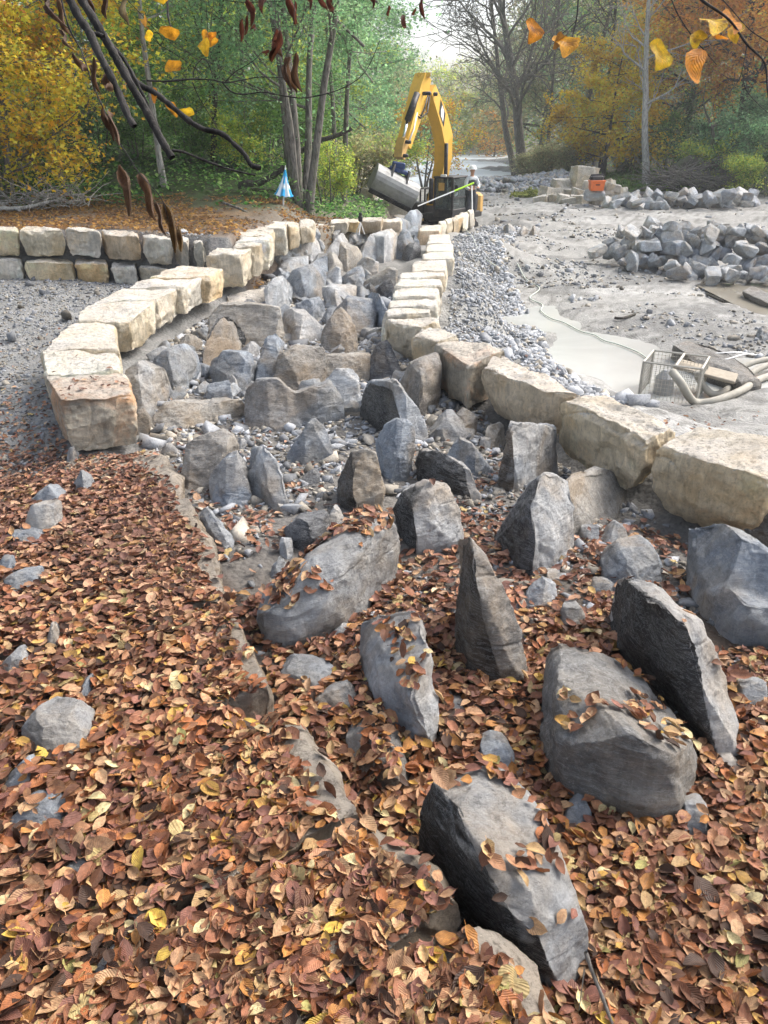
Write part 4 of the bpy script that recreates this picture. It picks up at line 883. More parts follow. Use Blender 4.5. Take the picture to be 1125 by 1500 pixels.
heap([rowz(786, 900, 293, 300, 13, -1.2, .65, 1.0), rowz(800, 905, 283, 288, 12, -.95, .7, 1.05), rowz(815, 905, 272, 276, 9, -.6, .7, 1.05)],
     ['bottom row, heap by orange crate', 'middle row, heap by orange crate', 'upper row, heap by orange crate'], 'quarry blocks of the far heap', 'stone block', 'stone_block', bx, .25)
for (px, py, z, s, rz, lb) in [(856, 254, -.1, 1.35, .25, 'long white quarry block lying highest on the far heap'), (858, 266, -.35, 1.5, .2, 'long cream quarry block just under the highest one'), (822, 270, -.5, .95, .4, 'cubic quarry block left of the long highest ones')]:
    p = atz(px, py, z); p = aty(px, py, 43.0); put(random.choice(TB), tuple(p), s, (0, .05, rz), lb, 'stone block', 'quarry blocks of the far heap', 'stone_block')
# stones wedged between the channel boulders
FROWS = [(352, 425, 600, 7), (368, 412, 606, 8), (388, 400, 545, 7), (408, 400, 575, 8), (428, 392, 566, 8), (450, 400, 560, 8), (472, 300, 556, 9), (498, 285, 560, 9), (524, 215, 600, 10), (550, 240, 615, 10), (580, 230, 640, 10), (606, 340, 660, 7)]
for ri, (py, xa, xb, nn_) in enumerate(FROWS):
    for i in range(nn_):
        px = xa + (xb - xa) * (i + random.uniform(.15, .85)) / nn_; p_ = atg(px, py + random.uniform(-6, 6)); s_ = random.uniform(.26, .50) if py < 500 else random.uniform(.18, .36)
        src = random.choice(TG + TL + TD); put(src, (p_[0], p_[1], p_[2] + s_ * .12), s_, (random.uniform(-.7, .7), random.uniform(-.7, .7), random.uniform(0, 6.28)),
            f'filler stone wedged between channel boulders, {ordw(i)} from left, {ordw(ri)} row from the back', 'stone', 'filler stones between the channel boulders', 'stone')
# blocks left of the digger
heap([[tuple(aty(px, py, 29.5)) + (s,) for px, py, s in [(500,292,.8),(530,298,1.0),(556,300,1.0),(583,302,1.0),(540,285,.8)]],
      [tuple(aty(px, py, 31.5)) + (s,) for px, py, s in [(516,280,1.0),(538,272,1.1),(560,284,1.1),(582,288,1.1),(510,268,.9)]],
      [tuple(aty(px, py, 34)) + (s,) for px, py, s in [(522,257,1.1),(541,260,1.1),(556,266,1.0),(536,250,.9)]]],
     ['front row left of the bucket', 'middle row left of the bucket', 'back row left of the bucket'], 'cream blocks left of the digger', 'stone block', 'stone_block', bx, .2)

# ------------------------------------------------------------------ digger
MY = plain('machine_yellow', (.72, .42, .06), .45, 0, .3, 5, (.25, .17, .08)); MYD = plain('worn_yellow', (.55, .33, .10), .55, 0, .5, 7, (.2, .15, .09))
MK = plain('black_steel', (.022, .022, .024), .45, .2, .4, 9); MG = plain('worn_bucket_steel', (.30, .30, .29), .5, .3, .8, 3, (.12, .11, .10)); MC = plain('chrome_rod', (.75, .75, .76), .15, 1, .05)
MBL = plain('blue_coupler_paint', (.02, .05, .16), .4, .1, .3); MW = plain('white_paint', (.78, .78, .76), .5, 0, .2); MOR = plain('orange_plastic', (.75, .16, .03), .5, 0, .3)
MHI = plain('yellow_green_cloth', (.45, .75, .05), .8, 0, .1); MSK = plain('skin', (.48, .28, .19), .6, 0, .05, bumpy=.02); MDK = plain('dark_cloth', (.035, .04, .05), .9, 0, .3); MGS = plain('grey_sleeves', (.55, .57, .58), .9, 0, .1); MVS = plain('charcoal_vest', (.06, .065, .07), .9, 0, .2)
def glassmat():
    m, t, b = newmat('cab_glass'); b.inputs['Base Color'].default_value = (.05, .07, .07, 1); b.inputs['Roughness'].default_value = .05; b.inputs['Specular IOR Level'].default_value = .8
    b.inputs['Base Color'].default_value = (.55, .62, .60, 1); b.inputs['IOR'].default_value = 1.15; b.inputs['Transmission Weight'].default_value = .92; return m
MGL = glassmat()
YB = 31.0
dg_loc = aty(664, 318, YB); dg_loc[2] = -1.25
DG = empty('excavator', tuple(dg_loc), 0, 'yellow excavator with raised bent boom and wide tilted grey bucket', 'excavator')
def V3(px, py, Y): return Vector(aty(px, py, Y))
SIDE = Vector((.86, -.51, 0)).normalized()     # towards the machine's left side (picture right)
def boxarm(mb, P, H, wid):
    """box section swept along joints P with in-plane depth H"""
    rings = []
    for i, p in enumerate(P):
        t = (P[min(i + 1, len(P) - 1)] - P[max(i - 1, 0)]).normalized(); u = t.cross(SIDE).normalized(); w_ = wid[i] if hasattr(wid, '__len__') else wid
        h = H[i] / 2; rings.append([p + u * h + SIDE * w_ / 2, p + u * h - SIDE * w_ / 2, p - u * h - SIDE * w_ / 2, p - u * h + SIDE * w_ / 2])
    V = [q for r_ in rings for q in r_]; fs = [(3, 2, 1, 0)]
    for i in range(len(P) - 1):
        for k in range(4): fs.append((i * 4 + k, i * 4 + (k + 1) % 4, i * 4 + 4 + (k + 1) % 4, i * 4 + 4 + k))
    n_ = (len(P) - 1) * 4; fs.append((n_, n_ + 1, n_ + 2, n_ + 3)); mb.add(V, fs)
BP = [V3(636, 300, 31.6), V3(643, 268, 31.5), V3(649, 236, 31.3), V3(650, 205, 31.0), V3(644, 178, 30.7), V3(635, 152, 30.3), V3(627, 130, 30.0)]
m = MB(); boxarm(m, BP, [.5, .58, .64, .68, .6, .5, .38], .42); BOOM = m.build('boom', MY, DG)
# boom emblem: dark slanted field with a white mark on the side plate
bc = V3(638, 173, 30.35); u_ = (BP[5] - BP[4]).normalized(); v_ = u_.cross(SIDE).normalized(); bc = (BP[4] + (BP[5] - BP[4]) * .45) + SIDE * .214
def plate(name, poly, off, mat, parent, th=.006):
    mb = MB(); n = len(poly); a = [bc + v_ * x + u_ * z + SIDE * off for x, z in poly]; b_ = [p + SIDE * th for p in a]
    mb.add(a + b_, [tuple(range(n)), tuple(range(2 * n - 1, n - 1, -1))] + [(i, i + n, (i + 1) % n + n, (i + 1) % n) for i in range(n)]); return mb.build(name, mat, parent)
plate('emblem_field', [(-.18, -.40), (.18, -.14), (.18, .42), (-.18, .16)], 0, MK, DG)
plate('emblem_mark', [(-.14, -.22), (.14, -.02), (.14, .22), (-.02, .16), (-.14, .02)], .007, MW, DG)
SP = [V3(620, 112, 29.75), V3(614, 135, 29.6), V3(606, 165, 29.2), V3(597, 195, 28.8), V3(591, 214, 28.6)]
m = MB(); boxarm(m, SP, [.46, .62, .50, .40, .36], .40); m.box((0, 0, 0), (.42, .5, .12), M=Matrix.Translation(V3(621, 110, 29.75))); m.build('stick', MY, DG)
m = MB(); boxarm(m, [V3(591, 205, 28.4), V3(587, 218, 28.3), V3(585, 232, 28.2)], [.34, .3, .26], .3); m.build('bucket_linkage', MYD, DG)
for name, A, B, r_, mt in [('cylinder_barrel', (611, 137, 29.0), (597, 176, 28.6), .11, MK), ('piston_rod', (597, 176, 28.6), (590, 206, 28.3), .05, MC), ('boom_cylinder', (632, 262, 30.7), (631, 298, 30.9), .085, MK), ('boom_cylinder', (654, 210, 30.6), (652, 292, 30.9), .07, MK)]:
    m = MB(); m.tube([V3(*A), V3(*B)], r_, 12); m.build(name, mt, DG, True)
for k, pts in enumerate([[(627, 140, 29.6), (622, 158, 29.3), (617, 170, 29.2), (611, 165, 29.1), (609, 150, 29.1)], [(629, 142, 29.7), (626, 165, 29.3), (616, 173, 29.1), (608, 168, 29.0)], [(636, 145, 30.2), (641, 152, 30.5), (647, 170, 30.6), (652, 190, 30.8)], [(611, 165, 29.0), (606, 190, 28.7), (600, 205, 28.4)]]):
    m = MB(); m.tube([V3(*q) for q in pts], .028, 6); m.build('hydraulic_hose', MK if k != 3 else MW, DG, True)
m = MB()
for q in [(591, 208, 28.3), (620, 137, 29.4), (630, 138, 30.0), (587, 228, 28.2)]:
    m = MB(); m.tube([V3(*q) - SIDE * .27, V3(*q) + SIDE * .27], .06, 12); m.build('hinge_pin', MK, DG, True)
# coupler and bucket
m = MB(); cpt = V3(584, 242, 28.1); m.box((0, 0, 0), (.44, .4, .2), M=Matrix.Translation(cpt) @ Matrix.Rotation(R(10), 4, 'Y'), bev=.03); m.box((0, 0, 0), (.62, .42, .14), M=Matrix.Translation(cpt - Vector((0, 0, .16))) @ Matrix.Rotation(R(18), 4, 'Y'), bev=.03); m.build('tilt_coupler', MBL, DG)
BM = Matrix.Translation(V3(577, 271, 28.0)) @ Matrix.Rotation(R(-158), 4, 'Z') @ Matrix.Rotation(R(-26), 4, 'Y').inverted() @ Matrix.Rotation(R(0), 4, 'X')
prof = [(.42, .36), (.30, .40), (.10, .36), (-.12, .24), (-.26, .06), (-.30, -.14), (-.26, -.32), (-.40, -.34)]   # (y, z) of the bucket shell seen from its side
Wd = 1.55; m = MB(); th = .03; V = []
BM = Matrix.Translation(V3(577, 272, 28.0)) @ Matrix.Rotation(R(26), 4, 'Y') @ Matrix.Rotation(R(12), 4, 'Z')
shell = [(.10, .40), (-.04, .40), (-.17, .37), (-.29, .30), (-.38, .20), (-.43, .08), (-.45, -.04), (-.43, -.16), (-.39, -.28), (-.34, -.38), (-.32, -.44)]
for sx in (-1, 1): V += [BM @ Vector((sx * Wd / 2, y_, z_)) for y_, z_ in shell] + [BM @ Vector((sx * Wd / 2, y_ + th, z_ - .01)) for y_, z_ in shell]
n_ = len(shell); fs = []
for k in range(n_ - 1): fs += [(k, k + 1, k + 1 + 2 * n_, k + 2 * n_), (k + n_, k + n_ + 2 * n_, k + 1 + n_ + 2 * n_, k + 1 + n_)]
fs += [(0, 2 * n_, 3 * n_, n_), (n_ - 1, 2 * n_ - 1, 4 * n_ - 1, 3 * n_ - 1)]; m.add(V, fs)
for sx in (-1, 1):
    poly = [(y_, z_) for y_, z_ in shell] + [(.38, -.36), (.34, .0), (.12, .34)]
    m.prism(poly, .035, BM @ Matrix.Translation((sx * Wd / 2, 0, 0)) @ Matrix.Rotation(R(90), 4, 'Z'))
BK = m.build('bucket', MG, DG)
m = MB(); m.box((0, 0, 0), (Wd + .04, .05, .16), M=BM @ Matrix.Translation((0, -.345, -.44)) @ Matrix.Rotation(R(18), 4, 'X'), bev=.01)
for k in range(3): m.box((0, 0, 0), (Wd, .02, .012), M=BM @ Matrix.Translation((0, -.385, -.40 - .04 * k)) @ Matrix.Rotation(R(18), 4, 'X'))
m.build('cutting_edge', MK, DG)
m = MB()
for sx in (-.28, .28): m.prism([(-.35, .25), (-.1, .62), (.1, .62), (.25, .3), (0, .34)], .06, BM @ Matrix.Translation((sx, 0, 0)) @ Matrix.Rotation(R(90), 4, 'Z'))
m.tube([BM @ Vector((-.3, 0, .52)), BM @ Vector((.3, 0, .52))], .06, 10); m.build('bucket_bracket', MK, DG)
m = MB(); m.tube([V3(568, 246, 28), V3(590, 262, 27.9), V3(604, 268, 28.0)], .05, 8); m.build('tilt_cylinder', MK, DG, True)
# upper body, tracks, cab: local frame, machine faces mostly towards the viewer and a little left
MS = .78
HM = Matrix.Translation(Vector((dg_loc[0] - .42, YB + .9, -1.86))) @ Matrix.Rotation(R(-31), 4, 'Z') @ Matrix.Scale(MS, 4)     # local -y = forward, +x = machine left (picture right)
def LM(x, y, z): return HM @ Matrix.Translation((x, y, z))
for sx in (-1.05, 1.05):
    m = MB(); tp = [(-1.75, .45), (-1.6, .12), (-1.3, 0), (1.3, 0), (1.6, .12), (1.75, .45), (1.6, .75), (1.3, .86), (-1.3, .86), (-1.6, .75)]
    m.prism([(y_, z_) for y_, z_ in tp], .55, LM(sx, 0, 0) @ Matrix.Rotation(R(90), 4, 'Z'))
    for k in range(14): m.box((0, 0, 0), (.6, .05, .04), M=LM(sx, -1.4 + k * .21, .885))
    for k in range(5): m.box((0, 0, 0), (.6, .04, .12), M=LM(sx, -1.80 + .02 * abs(k - 2), .15 + k * .15))
    tr = m.build('track', MK, DG)
m = MB(); m.lathe([(.6, .7), (.6, 1.0)], M=HM, n=24); m.box((0, 0, 0), (1.5, 1.6, .35), M=LM(0, 0, .62)); m.build('undercarriage', MK, DG)
m = MB(); m.box((0, 0, 0), (2.5, 3.3, .30), M=LM(0, .55, 1.15), bev=.04); m.box((0, 0, 0), (.8, 1.5, .55), M=LM(-.85, -.2, 1.5), bev=.05); m.box((0, 0, 0), (2.4, 1.2, .85), M=LM(0, 1.2, 1.7), bev=.08); m.build('upper_deck', MK, DG)
m = MB(); m.box((0, 0, 0), (2.5, .6, 1.05), M=LM(0, 2.1, 1.6), bev=.15); m.build('counterweight', MYD, DG)
m = MB(); m.box((0, 0, 0), (.75, .5, .06), M=LM(-.85, -.95, 1.2), bev=.01); m.box((0, 0, 0), (.9, .04, .12), M=LM(-.8, -1.15, 1.02)); m.build('side_step', MYD, DG)
m = MB()
for k in range(4): m.tube([LM(-1.15 + k * .2, -.5 + .1 * k, 1.75) @ Vector((0, 0, 0)), LM(-1.15 + k * .2, -.5 + .1 * k, 2.35) @ Vector((0, 0, 0)), LM(-1.0 + k * .2, -.4 + .1 * k, 2.4) @ Vector((0, 0, 0))], .035, 8)
m.build('hand_rail', MK, DG, True)
m = MB(); cx, cy = .78, -.55; cw, cd, c0, c1 = .95, 1.5, 1.28, 2.95
for sx in (-1, 1):
    for sy in (-1, 1): m.tube([(LM(cx + sx * cw / 2, cy + sy * cd / 2, c0)).translation, (LM(cx + sx * cw / 2 * .96, cy + sy * cd / 2 * (.98 if sy > 0 else .93), c1)).translation], .05, 8)
m.box((0, 0, 0), (cw + .12, cd + .16, .09), M=LM(cx, cy, c1), bev=.03); m.box((0, 0, 0), (cw + .06, cd + .06, .35), M=LM(cx, cy, c0 + .1), bev=.03); m.box((0, 0, 0), (.05, cd, .07), M=LM(cx + cw / 2, cy, 2.05)); m.box((0, 0, 0), (cw, .06, 1.5), M=LM(cx, cy + cd / 2, 2.1))
CAB = m.build('cab', MK, DG)
m = MB(); m.box((0, 0, 0), (cw - .08, .012, 1.38), M=LM(cx, cy - cd / 2 * .965, 2.2)); m.build('windscreen', MGL, CAB)
m = MB(); m.box((0, 0, 0), (.012, cd - .1, 1.38), M=LM(cx + cw / 2 * .97, cy, 2.2)); m.box((0, 0, 0), (.012, cd - .1, 1.38), M=LM(cx - cw / 2 * .97, cy, 2.2)); m.build('side_window', MGL, CAB)
m = MB(); m.box((0, 0, 0), (.5, .5, .12), M=LM(cx, cy + .2, 1.72), bev=.03); m.box((0, 0, 0), (.5, .12, .75), M=LM(cx, cy + .45, 2.1), bev=.04); m.build('driver_seat', MDK, CAB)
m = MB(); m.box((0, 0, 0), (.3, .02, .34), M=LM(cx - .1, cy - cd / 2 - .03, 2.55)); m.build('yellow_sticker_panel', MYD, CAB)
m = MB(); m.tube([LM(cx + .52, cy - .7, 2.5).translation, LM(cx + .68, cy - .8, 2.55).translation], .02, 6); m.box((0, 0, 0), (.18, .04, .3), M=LM(cx + .7, cy - .82, 2.5), bev=.01); m.build('mirror', MK, CAB)
m = MB(); m.box((0, 0, 0), (.3, .1, .12), M=LM(cx, cy - cd / 2 - .03, c1 + .08), bev=.02); m.build('work_lamp', MW, CAB)

# ------------------------------------------------------------------ people
def skin_body(name, J, E_, mat, parent=None, sub=2):
    me = bpy.data.meshes.new(name); me.from_pydata([j[:3] for j in J], E_, []); o = bpy.data.objects.new(name, me); col.objects.link(o)
    md = o.modifiers.new('s', 'SKIN'); md.use_smooth_shade = True
    for i, j in enumerate(J): me.skin_vertices[0].data[i].radius = (j[3], j[4] if len(j) > 4 else j[3]); me.skin_vertices[0].data[i].use_root = (i == 0)
    s_ = o.modifiers.new('u', 'SUBSURF'); s_.levels = sub; s_.render_levels = sub
    bpy.context.view_layer.update(); me2 = bpy.data.meshes.new_from_object(o.evaluated_get(bpy.context.evaluated_depsgraph_get())); bpy.data.objects.remove(o)
    me2.name = name; me2.polygons.foreach_set('use_smooth', [True] * len(me2.polygons)); me2.materials.clear(); ob = link(name, me2, mat, parent)
    return ob
def person(loc, rz, label, seated=False):
    if not seated:
        J = [(0, 0, .95, .13, .10), (0, 0, 1.15, .13, .095), (0, .0, 1.35, .16, .105), (0, .0, 1.46, .10, .08), (0, -.02, 1.54, .05), (0, -.03, 1.62, .075, .085), (0, -.03, 1.72, .078, .095), (0, -.03, 1.77, .05, .06),
             (-.19, 0, 1.42, .06), (-.26, -.05, 1.16, .045), (-.20, -.27, 1.08, .035), (-.16, -.35, 1.10, .03), (.19, 0, 1.42, .06), (.24, -.10, 1.17, .045), (.12, -.30, 1.15, .035), (.06, -.36, 1.16, .03),
             (-.10, 0, .86, .095), (-.12, -.03, .50, .06), (-.13, .03, .10, .045), (-.13, -.12, .04, .035), (.10, 0, .86, .095), (.14, .02, .50, .06), (.16, .08, .10, .045), (.17, -.07, .04, .035)]
        E_ = [(0, 1), (1, 2), (2, 3), (3, 4), (4, 5), (5, 6), (6, 7), (3, 8), (8, 9), (9, 10), (10, 11), (3, 12), (12, 13), (13, 14), (14, 15), (0, 16), (16, 17), (17, 18), (18, 19), (0, 20), (20, 21), (21, 22), (22, 23)]
    else:
        J = [(0, 0, .12, .15, .12), (0, 0, .35, .13, .10), (0, .0, .55, .16, .11), (0, -.01, .66, .09, .08), (0, -.03, .74, .05), (0, -.05, .82, .075, .085), (0, -.05, .92, .078, .095), (0, -.05, .97, .05, .06),
             (-.19, 0, .62, .06), (-.27, -.08, .38, .045), (-.24, -.32, .34, .035), (-.23, -.40, .36, .03), (.19, 0, .62, .06), (.27, -.08, .38, .045), (.24, -.32, .34, .035), (.23, -.40, .36, .03),
             (-.11, -.05, .10, .09), (-.14, -.46, .12, .065), (-.14, -.55, -.28, .05), (-.14, -.66, -.32, .04), (.11, -.05, .10, .09), (.14, -.46, .12, .065), (.14, -.55, -.28, .05), (.14, -.66, -.32, .04)]
        E_ = [(0, 1), (1, 2), (2, 3), (3, 4), (4, 5), (5, 6), (6, 7), (3, 8), (8, 9), (9, 10), (10, 11), (3, 12), (12, 13), (13, 14), (14, 15), (0, 16), (16, 17), (17, 18), (18, 19), (0, 20), (20, 21), (21, 22), (22, 23)]
    P = empty('person', loc, rz, label, 'person'); Mx = Matrix.Translation(Vector(loc)) @ Matrix.Rotation(rz, 4, 'Z')
    def up(JJ, g, ids, es, nm, mt):
        idx = {j: i for i, j in enumerate(ids)}; return skin_body(nm, [tuple(JJ[j][:3]) + tuple(r_ + g for r_ in JJ[j][3:]) for j in ids], [(idx[a], idx[b_]) for a, b_ in es], mt, P)
    skin_body('body', J, E_, MSK, P)
    zo = 0
    up(J, .022, [1, 2, 3, 8, 9, 10, 12, 13, 14], [(1, 2), (2, 3), (3, 8), (8, 9), (9, 10), (3, 12), (12, 13), (13, 14)], 'shirt', MGS)
    up(J, .038, [1, 2, 3], [(1, 2), (2, 3)], 'vest', MHI if seated else MVS)
    up(J, .022, [0, 1, 16, 17, 18, 20, 21, 22], [(0, 1), (0, 16), (16, 17), (17, 18), (0, 20), (20, 21), (21, 22)], 'trousers', MDK)
    up(J, .02, [18, 19], [(18, 19)], 'boot', MK); up(J, .02, [22, 23], [(22, 23)], 'boot', MK)
    hz = J[6][2]; hy = J[6][1]
    m = MB(); m.lathe([(.135, 0), (.125, .02), (.118, .06), (.09, .11), (.03, .135), (.0, .137)], c=(0, hy, hz + .02), n=20); m.lathe([(.155, -.008), (.155, .004), (.12, .01)], c=(0, hy - .015, hz + .022), n=20)
    hm = link('helmet', bpy.data.meshes.new('helmet'), MW, P); hm.data.from_pydata(m.V, [], m.F); hm.data.update(); hm.data.polygons.foreach_set('use_smooth', [True] * len(m.F))
    m = MB()      # face: nose, eyes, mouth; five fingered hands
    m.tube([(0, hy - .088, hz - .01), (0, hy - .112, hz - .045), (0, hy - .09, hz - .055)], [.012, .018, .010], 6)
    for s_ in (-1, 1): m.tube([(s_ * .085, hy + .01, hz - .01), (s_ * .09, hy + .02, hz - .06)], [.018, .012], 6)
    for hnd, sg in ((11, -1), (15, 1)):
        x_, y_, z_ = J[hnd][:3]
        for f_ in range(4): m.tube([(x_ + (f_ - 1.5) * .019, y_ - .01, z_), (x_ + (f_ - 1.5) * .02, y_ - .055, z_ + .005), (x_ + (f_ - 1.5) * .02, y_ - .07 - .004 * (f_ % 2), z_ - .03)], [.011, .010, .008], 6)
        m.tube([(x_ + sg * -.03, y_, z_), (x_ + sg * -.05, y_ - .03, z_ - .01), (x_ + sg * -.045, y_ - .06, z_ - .02)], [.012, .011, .009], 6)
    f_ = link('face_and_fingers', bpy.data.meshes.new('face_and_fingers'), MSK, P); f_.data.from_pydata(m.V, [], m.F); f_.data.update(); f_.data.polygons.foreach_set('use_smooth', [True] * len(m.F))
    m = MB()
    for s_ in (-1, 1): m.lathe([(.012, -.004), (.012, .004)], M=Matrix.Translation((s_ * .032, hy - .086, hz - .008)) @ Matrix.Rotation(R(90), 4, 'X'), n=10)
    e_ = link('eye', bpy.data.meshes.new('eye'), MK, P); e_.data.from_pydata(m.V, [], m.F); e_.data.update()
    return P
WL = aty(689, 310, 29.9)
person((WL[0], WL[1], -.98), R(20), 'standing worker in white helmet and dark vest holding a long pole by the wall')
wm = HM @ Matrix.Translation((cx, cy + .22, 1.78)); person(tuple(wm.translation), R(-31), 'seated driver in yellow green vest inside the excavator cab', True).scale = (.78, .78, .78)
m = MB(); a_ = Vector(aty(694, 268, 29.5)); b_ = Vector(aty(612, 302, 28.6)); m.tube([a_, a_.lerp(b_, .35)], .03, 8); o = m.build('pole_grip', MHI)
rt = empty('surveying_pole', tuple(a_), 0, 'long pole slanting from the worker down in front of the digger', 'pole'); o.parent = rt; o.matrix_parent_inverse = Matrix.Translation(rt.location).inverted()
m = MB(); m.tube([a_.lerp(b_, .35), b_], .022, 8); m.build('pole_shaft', MW, rt)
m = MB(); m.tube([Vector(aty(691, 272, 29.4)), Vector(aty(692, 320, 28.8)), Vector(aty(694, 345, 28.3))], .022, 6); tag(m.build('measuring_staff', MW), 'thin white staff standing upright against the wall below the worker', 'staff')

# ------------------------------------------------------------------ small things on the site
def parasol():
    b = np.array(atg(412, 318)); b = aty(412, 321, 19.6); rt = empty('parasol', tuple(b), 0, 'closed blue and white parasol on a thin white pole behind the left wall', 'parasol')
    top = Vector(aty(418, 246, 19.6)); bt = Vector(b) - Vector((0, 0, .25)); m = MB(); m.tube([bt, top], .02, 8); m.build('pole', MW, rt)
    mb_, t, bb = newmat('parasol_cloth'); v, g, oi = coords(t); tc = N(t, 'ShaderNodeTexCoord'); sx = N(t, 'ShaderNodeSeparateXYZ'); t.links.new(tc.outputs['Generated'], sx.inputs[0])
    at = N(t, 'ShaderNodeVertexColor', layer_name='Col'); t.links.new(at.outputs[0], bb.inputs['Base Color'])
    ax = (top - bt).normalized(); u = ax.orthogonal().normalized(); w_ = ax.cross(u); V = []; C = []; Fq = []; nR, nA = 9, 48; Lc = (top - Vector(aty(416, 288, 19.6))).length
    for i in range(nR):
        f_ = i / (nR - 1)
        for k in range(nA):
            a = 2 * math.pi * k / nA; fl = .5 + .5 * math.cos(8 * a); r_ = .012 + (.03 + .19 * f_ * (0.6 + .4 * fl)) * f_ ** .6; z_ = Lc * f_ - (.035 * fl if i == nR - 1 else 0)
            V.append(tuple(top - ax * z_ + u * r_ * math.cos(a) + w_ * r_ * math.sin(a)))
            seg = int((k + 3) / 6) % 8; blue = (.03, .33, .62); wh = (.75, .80, .82); C.append(wh if seg in (1, 4, 6) and f_ > .25 or .62 < f_ < .72 and seg % 2 else blue)
    for i in range(nR - 1):
        for k in range(nA): Fq.append((i * nA + k, i * nA + (k + 1) % nA, (i + 1) * nA + (k + 1) % nA, (i + 1) * nA + k))
    me = fastmesh('canopy', V, [np.array(Fq)], True, np.array(C)); c_ = link('canopy', me, mb_, rt); c_.matrix_parent_inverse = Matrix.Translation(rt.location).inverted()
    m = MB(); m.tube([top, top + ax * .06], [.012, .004], 8); m.build('tip', MW, rt)
parasol()
def tripod():
    b = aty(527, 340, 19.0); rt = empty('laser_level_tripod', tuple(b), 0, 'small white tripod with a black measuring head standing in the back stones', 'tripod')
    tp = Vector(aty(528, 325, 19.0))
    for k in range(3):
        a = k * 2.1 + .4; m = MB(); m.tube([tp, Vector(b) + Vector((.12 * math.cos(a), .12 * math.sin(a), -.05))], .011, 6); m.build('leg', MW, rt)
    m = MB(); m.box((0, 0, 0), (.10, .10, .13), M=Matrix.Translation(tp + Vector((0, 0, .07))), bev=.02); m.lathe([(.035, .13), (.04, .15), (.04, .19), (.02, .2)], c=tuple(tp), n=12); m.build('head', MK, rt)
tripod()
put(random.choice(TG), tuple(aty(871, 286, 39.6)), 1.1, (0, 0, .4), 'grey rock right under the orange crate', 'rock', 'rocks along the far road edge', 'rock')
def toolbox():
    b = aty(873, 279, 39.6); rt = empty('orange_toolbox', tuple(b), 0, 'orange crate with a black machine in it on the far block heap', 'crate')
    m = MB(); m.prism([(-.29, 0), (.29, 0), (.34, .42), (-.34, .42)], .5, Matrix.Translation(Vector(b))); m.build('crate_body', MOR, rt)
    m = MB(); m.box((0, 0, 0), (.74, .56, .06), M=Matrix.Translation(Vector(b) + Vector((0, 0, .42))), bev=.02); m.build('rim', MOR, rt)
    m = MB(); m.box((0, 0, 0), (.6, .4, .25), M=Matrix.Translation(Vector(b) + Vector((-.03, 0, .53))), bev=.06); m.tube([Vector(b) + Vector((-.36, 0, .5)), Vector(b) + Vector((-.3, 0, .68)), Vector(b) + Vector((.25, 0, .7)), Vector(b) + Vector((.36, 0, .5))], .035, 8); m.build('machine', MK, rt)
    m = MB(); m.box((0, 0, 0), (.2, .012, .05), M=Matrix.Translation(Vector(b) + Vector((0, -.254, .26)))); m.build('handle_slot', MK, rt)
toolbox()
# pump cage in the pool
def cage():
    z0 = -1.85; c = atz(982, 582, z0); rt = empty('pump_cage', (c[0], c[1], z0), 0, 'wire mesh cage with a pump standing in the milky pool', 'cage')
    W_, D_, H_ = .86, .80, .62; A = R(-28); M0 = Matrix.Translation((c[0], c[1], z0)) @ Matrix.Rotation(A, 4, 'Z')
    mt = plain('galvanised_wire', (.42, .40, .35), .5, .4, .5, 12)
    def q(x, y, z): return (M0 @ Vector((x, y, z)))
    m = MB(); X, Y_ = W_ / 2, D_ / 2
    for z in (0.04, H_): 
        m.tube([q(-X, -Y_, z), q(X, -Y_, z)], .018, 6); m.tube([q(X, -Y_, z), q(X, Y_, z)], .018, 6); m.tube([q(X, Y_, z), q(-X, Y_, z)], .018, 6); m.tube([q(-X, Y_, z), q(-X, -Y_, z)], .018, 6)
    for sx in (-1, 1):
        for sy in (-1, 1): m.tube([q(sx * X, sy * Y_, 0), q(sx * X, sy * Y_, H_)], .02, 6)
    m.tube([q(.05, -Y_, H_), q(.05, Y_, H_)], .022, 6); m.build('frame', mt, rt)
    for nm_, ax_ in (('front', 0), ('back', 1), ('left', 2), ('right', 3)):
        m = MB()
        for k in range(15):
            f_ = -1 + 2 * (k + .5) / 15
            if ax_ < 2: y_ = -Y_ if ax_ == 0 else Y_; m.tube([q(f_ * X, y_, .03), q(f_ * X, y_, H_)], .0035, 4, False)
            else: x_ = -X if ax_ == 2 else X; m.tube([q(x_, f_ * Y_, .03), q(x_, f_ * Y_, H_)], .0035, 4, False)
        for k in range(9):
            z = .06 + k * (H_ - .06) / 9
            if ax_ < 2: m.tube([q(-X, y_, z), q(X, y_, z)], .0035, 4, False)
            else: m.tube([q(x_, -Y_, z), q(x_, Y_, z)], .0035, 4, False)
        m.build('mesh_panel', mt, rt)
    m = MB(); m.lathe([(.13, 0), (.15, .02), (.15, .30), (.10, .36), (.05, .42)], M=M0 @ Matrix.Translation((-.12, -.05, .03)), n=16); P_ = m.build('pump', MG, None); tag(P_, 'round steel submersible pump inside the wire cage', 'pump')
    b2 = M0 @ Matrix.Translation((.42, .35, .40)); m = MB(); m.box((0, 0, 0), (.95, .5, .05), M=b2 @ Matrix.Rotation(R(8), 4, 'Y'), bev=.01); tag(m.build('plank', plain('wet_wood', (.30, .26, .20), .8, 0, .6)), 'grey board lying across the back of the wire cage', 'board')
cage()
